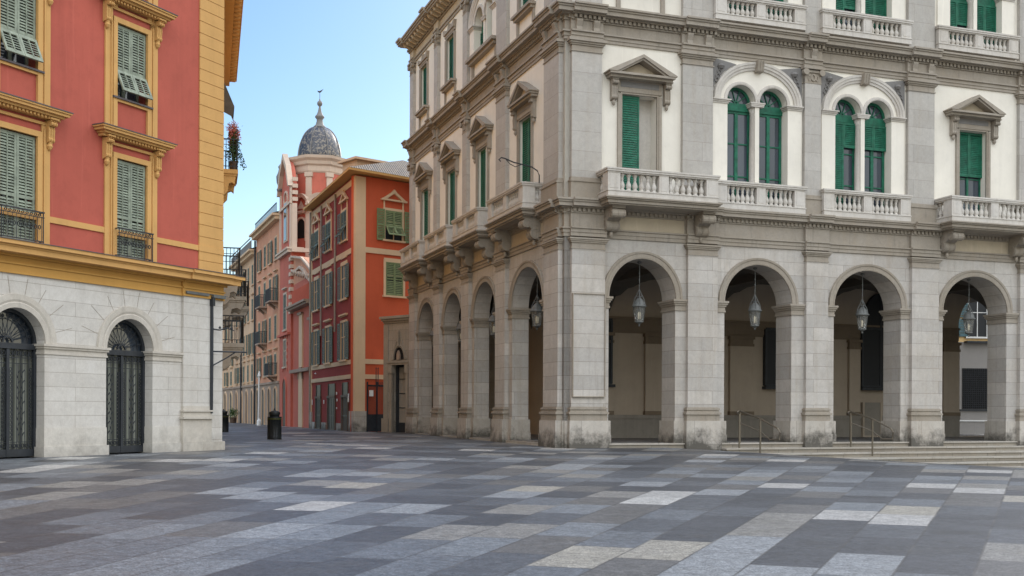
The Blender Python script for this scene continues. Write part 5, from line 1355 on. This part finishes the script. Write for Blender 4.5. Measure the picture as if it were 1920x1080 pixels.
b.build('dome_lantern', 'carve', CH, True)
b = MB(FD); b.tube([(0, 0, z0 + 1.9), (0, 0, z0 + 2.45)], .018, 5); b.poly([(-.13, z0 + 2.4), (.0, z0 + 2.34), (.1, z0 + 2.42), (.24, z0 + 2.6), (.14, z0 + 2.54), (.02, z0 + 2.48), (-.05, z0 + 2.46), (-.16, z0 + 2.5)], -.02, .02); b.build('weather_vane', 'iron', CH)
b = MB(Frame(FM.p(21.2, .05, 0), (1, 0, 0), (0, 1, 0))); b.lathe(0, 0, [(.2, 15.6), (.24, 15.75), (.12, 15.9), (.24, 16.2), (.27, 16.6), (.14, 16.9), (.1, 17.1), (.15, 17.25), (.0, 17.45)], 10); b.build('stone_urn', 'carve', CH, True)

# ==================================================================  HOUSES DOWN THE STREET
def house(name, label, u0, u1, zt, mt, trim, shut, cols, rows, grd=True, eave='scream', fr=FM, arches=3, dmt='cgrey'):
    H_ = thing(name, label, 'house', tuple(fr.p(u0, 0, 0)))
    b = MB(fr); b.box(u0, u1, 0, -8, 2.9 if grd else -1, zt); b.build('wall', mt, H_)
    if grd:
        b = MB(fr); b.box(u0, u1, .02, -7.9, -1, 2.9); b.box(u0, u1, 0, .1, 2.9, 3.05); b.build('ground_storey', dmt, H_)
    b = MB(fr); b.box(u0 - .1, u1 + .1, -8.1, .55, zt - .02, zt + .12); b.box(u0, u1, 0, .35, zt - .25, zt - .02); b.build('eaves', eave, H_)
    b = MB(fr); b.add([(u0, .5, zt + .14), (u1, .5, zt + .14), (u1, -4, zt + 1.6), (u0, -4, zt + 1.6), (u0, -8, zt + .14), (u1, -8, zt + .14)], [(0, 1, 2, 3), (3, 2, 5, 4)]); b.build('roof', 'roof', H_)
    for c in cols:
        for k, (z0, z1) in enumerate(rows):
            hwin(fr, H_, c - .42, c + .42, z0, z1, trim, shut, 'closed' if (k * 7 + int(c * 3)) % 3 else 'open', 2 if k % 2 else 0, pitch=.12)
    n = arches; w2 = (u1 - u0) / n
    for k in range(n):
        c = u0 + w2 * (k + .5)
        b = MB(fr); b.poly([(c - .5, .0), (c + .5, .0)] + [(c + .5 * cos(R(a)), 2.1 + .5 * sin(R(a))) for a in range(0, 181, 20)], 0, .05); d = b.build('shop_door', 'brown' if k % 2 else 'iron', H_)
        b = MB(fr); b.arc(c, 2.1, .5, .5, [(0, 0), (0, .09), (.14, .09), (.14, 0)], 12); b.box(c - .64, c - .5, 0, .09, 0, 2.1); b.box(c + .5, c + .64, 0, .09, 0, 2.1); b.build('door_arch', trim, d)
    return H_
def sbal(H_, fr, uc, z, w_=1.7, p=.6):
    b = MB(fr); b.box(uc - w_ / 2, uc + w_ / 2, 0, p, z - .1, z); b.prof(uc - w_ / 2 + .2, uc - w_ / 2 + .4, [(0, z - .5), (p * .8, z - .1), (0, z - .1)]); b.prof(uc + w_ / 2 - .4, uc + w_ / 2 - .2, [(0, z - .5), (p * .8, z - .1), (0, z - .1)])
    o = b.build('balcony', 'cgrey', H_); r = MB(fr)
    r.box(uc - w_ / 2, uc + w_ / 2, p - .03, p, z + .8, z + .84)
    for s_ in (-1, 1): r.box(uc + s_ * w_ / 2 - .015, uc + s_ * w_ / 2 + .015, 0, p, z + .8, z + .84)
    x = uc - w_ / 2
    while x <= uc + w_ / 2: r.tube([(x, p - .015, z), (x, p - .015, z + .82)], .014, 4); x += .11
    for s_ in (-1, 1):
        y = .05
        while y < p: r.tube([(uc + s_ * w_ / 2, y, z), (uc + s_ * w_ / 2, y, z + .82)], .014, 4); y += .11
    r.build('railing', 'iron', o)
H1 = house('pink_townhouse', 'tall salmon pink townhouse with small iron balconies next to the church', 21.5, 31.9, 14.1, 'pink', 'palec', 'dolive', (22.9, 25.2, 27.5, 30.0), ((11.3, 12.8), (8.5, 10.2), (5.9, 7.5), (3.5, 4.9)), arches=4)
sbal(H1, FM, 22.9, 8.45); sbal(H1, FM, 27.5, 8.45); sbal(H1, FM, 27.5, 5.85); sbal(H1, FM, 23.2, 3.45)
b = MB(FM); b.tube([(31.7, .12, 0), (31.7, .12, 13.8)], .07); b.build('downpipe', 'iron', H1)
b = MB(FM); b.box(21.6, 31, .2, .25, 14.9, 14.95)
u = 21.6
while u < 31: b.tube([(u, .22, 14.2), (u, .22, 14.95)], .02, 4); u += .4
b.build('terrace_railing', 'iron', H1)
H2 = house('cream_townhouse', 'pale cream townhouse with roof terrace railing beyond the pink one', 32.0, 43.6, 13.1, 'palec', 'palec', 'dolive', (33.4, 35.6, 37.9, 40.1, 42.2), ((10.7, 12.2), (8.0, 9.6), (5.4, 7.0), (3.3, 4.6)), arches=4)
b = MB(FM); b.tube([(39.0, .12, 0), (39.0, .12, 12.8)], .07); b.build('downpipe', 'iron', H2)
b = MB(FM); b.box(32.2, 43.4, .38, .44, 14.0, 14.06); b.box(32.2, 43.4, .3, .36, 13.2, 13.9)
b.build('terrace_screen', 'carve', H2)
FE = Frame(FM.p(43.7, 0, 0), (-.40, .9165, 0), (-.9165, -.40, 0))
FE2 = Frame(FE.p(12, 0, 0), (-.52, .854, 0), (-.854, -.52, 0))
house('ochre_far_house', 'warm cream house at the first bend of the street', 0, 11.9, 12.2, 'palec', 'scream', 'dolive', (1.5, 4.0, 6.5, 9.0, 11), ((9.8, 11.2), (7.2, 8.8), (4.9, 6.4), (3.2, 4.4)), fr=FE, arches=4)
house('far_end_house', 'pale sunlit house closing the far end of the street', 0, 26, 12.0, 'palec', 'cwhite', 'dolive', tuple(1.5 + 2.6 * k for k in range(9)), ((9.4, 10.8), (7.0, 8.5), (4.8, 6.2), (3.1, 4.3)), fr=FE2, arches=8)
# white pole in the street
b = MB(Frame(FM.p(24.3, .9, 0), (1, 0, 0), (0, 1, 0))); b.tube([(-.05, 0, .3), (0, 0, 3.4)], .055, 8); b.lathe(0, 0, [(.16, 0), (.16, .35), (.07, .5)], 10); b.lathe(0, 0, [(.05, 3.3), (.12, 3.45), (.05, 3.7), (0, 3.8)], 10)
tag(b.build('street_post', 'white'), 'slim white post standing by the pink townhouse', 'post')
# shrub in pot at the far end
p = Vector((-22.8, 92.0, 0)); SH = thing('potted_shrub', 'small potted shrub at the foot of the far houses', 'plant', tuple(p))
f0 = Frame(p, (1, 0, 0), (0, 1, 0)); a = MB(f0); a.lathe(0, 0, [(.22, 0), (.32, .5), (.28, .5)], 12); a.build('pot', 'brown', SH)
a = MB(f0); leaves(a, 400, 0, 0, .85, .2, .2, .2, .04, .08, rnd); a.build('foliage', 'leaf', SH, keep=True)

# ------------------------------------------------------------------ litter bins
BN = None
for k, (x, y, lb) in enumerate(((-8.42, 39.9, 'dark cylindrical litter bin standing alone in the street mouth'), (-13.75, 53.6, 'dark litter bin half hidden behind the corner of the red and ochre building'))):
    z = gz(x, y)
    if k == 0:
        BN = thing('litter_bin', lb, 'bin', (x, y, z), 'litter bins in the street'); BN['_w'] = (0, 0, 0)
        a = MB(WF); a.lathe(0, 0, [(.25, 0), (.25, .04), (.235, .05), (.235, .74), (.25, .75), (.25, .80), (.22, .80)], 28); a.build('body', 'bin', BN, True)
        a = MB(WF)
        for q in range(16):
            th = 2 * pi * q / 16; a.tube([(.243 * cos(th), .243 * sin(th), .05), (.243 * cos(th), .243 * sin(th), .74)], .008, 4)
        a.lathe(0, 0, [(.238, .03), (.252, .06), (.238, .07)], 28); a.build('ribs', 'bin', BN)
        a = MB(WF); a.lathe(0, 0, [(.252, .70), (.252, .745), (.24, .745)], 28); a.build('band', 'bingreen', BN)
        a = MB(WF); a.lathe(0, 0, [(.17, .80), (.18, .86), (.2, .9), (.19, .96), (.12, 1.0), (.04, 1.02), (.03, 1.08), (.0, 1.1)], 20); a.build('lid', 'bin', BN, True)
    else:
        o = copy_tree(BN); o.location = (x, y, z); o['label'] = lb

# ------------------------------------------------------------------ yellow house seen through the passage
YH = thing('yellow_back_house', 'yellow house with grey base seen through the rightmost arch', 'house', (25, 62, 0))
FY = Frame((24.0, 62, 0), (.985, .17, 0), (.17, -.985, 0))
b = MB(FY); b.box(-10, 14, 0, -8, 5.0, 16); b.build('wall', 'yellow', YH)
b = MB(FY); b.box(-10, 14, .03, -8, -2, 5.0); b.build('grey_base', 'gwall', YH)
b = MB(FY); b.box(-10, 14, .03, .08, .62, .68); b.box(-10, 14, .03, .06, -.2, -.1); b.build('white_line', 'white', YH)
for c in (1.75, 5.2, -3):
    hwin(FY, YH, c - .55, c + .55, 5.3, 7.5, 'white', 'teal', 'open', 0, nrow=3)
    b = MB(FY); b.box(c - .8, c + .8, .04, .35, 4.95, 5.05); b.build('flower_ledge', 'iron', YH)
b = MB(FY); b.box(.85, 3.2, .03, .05, 1.3, 3.55); w_ = b.build('grille_window', 'darkin', YH)
b = MB(FY)
x = .85
while x < 3.2: b.box(x, x + .02, .06, .08, 1.3, 3.55); x += .12
z = 1.3
while z < 3.55: b.box(.85, 3.2, .055, .075, z, z + .02); z += .12
b.box(.7, 3.3, .03, .12, 1.2, 1.28); b.build('grille', 'iron', w_)

for o in list(bpy.data.objects):
    if '_w' in o: del o['_w']
    if 'moved' in o: del o['moved']
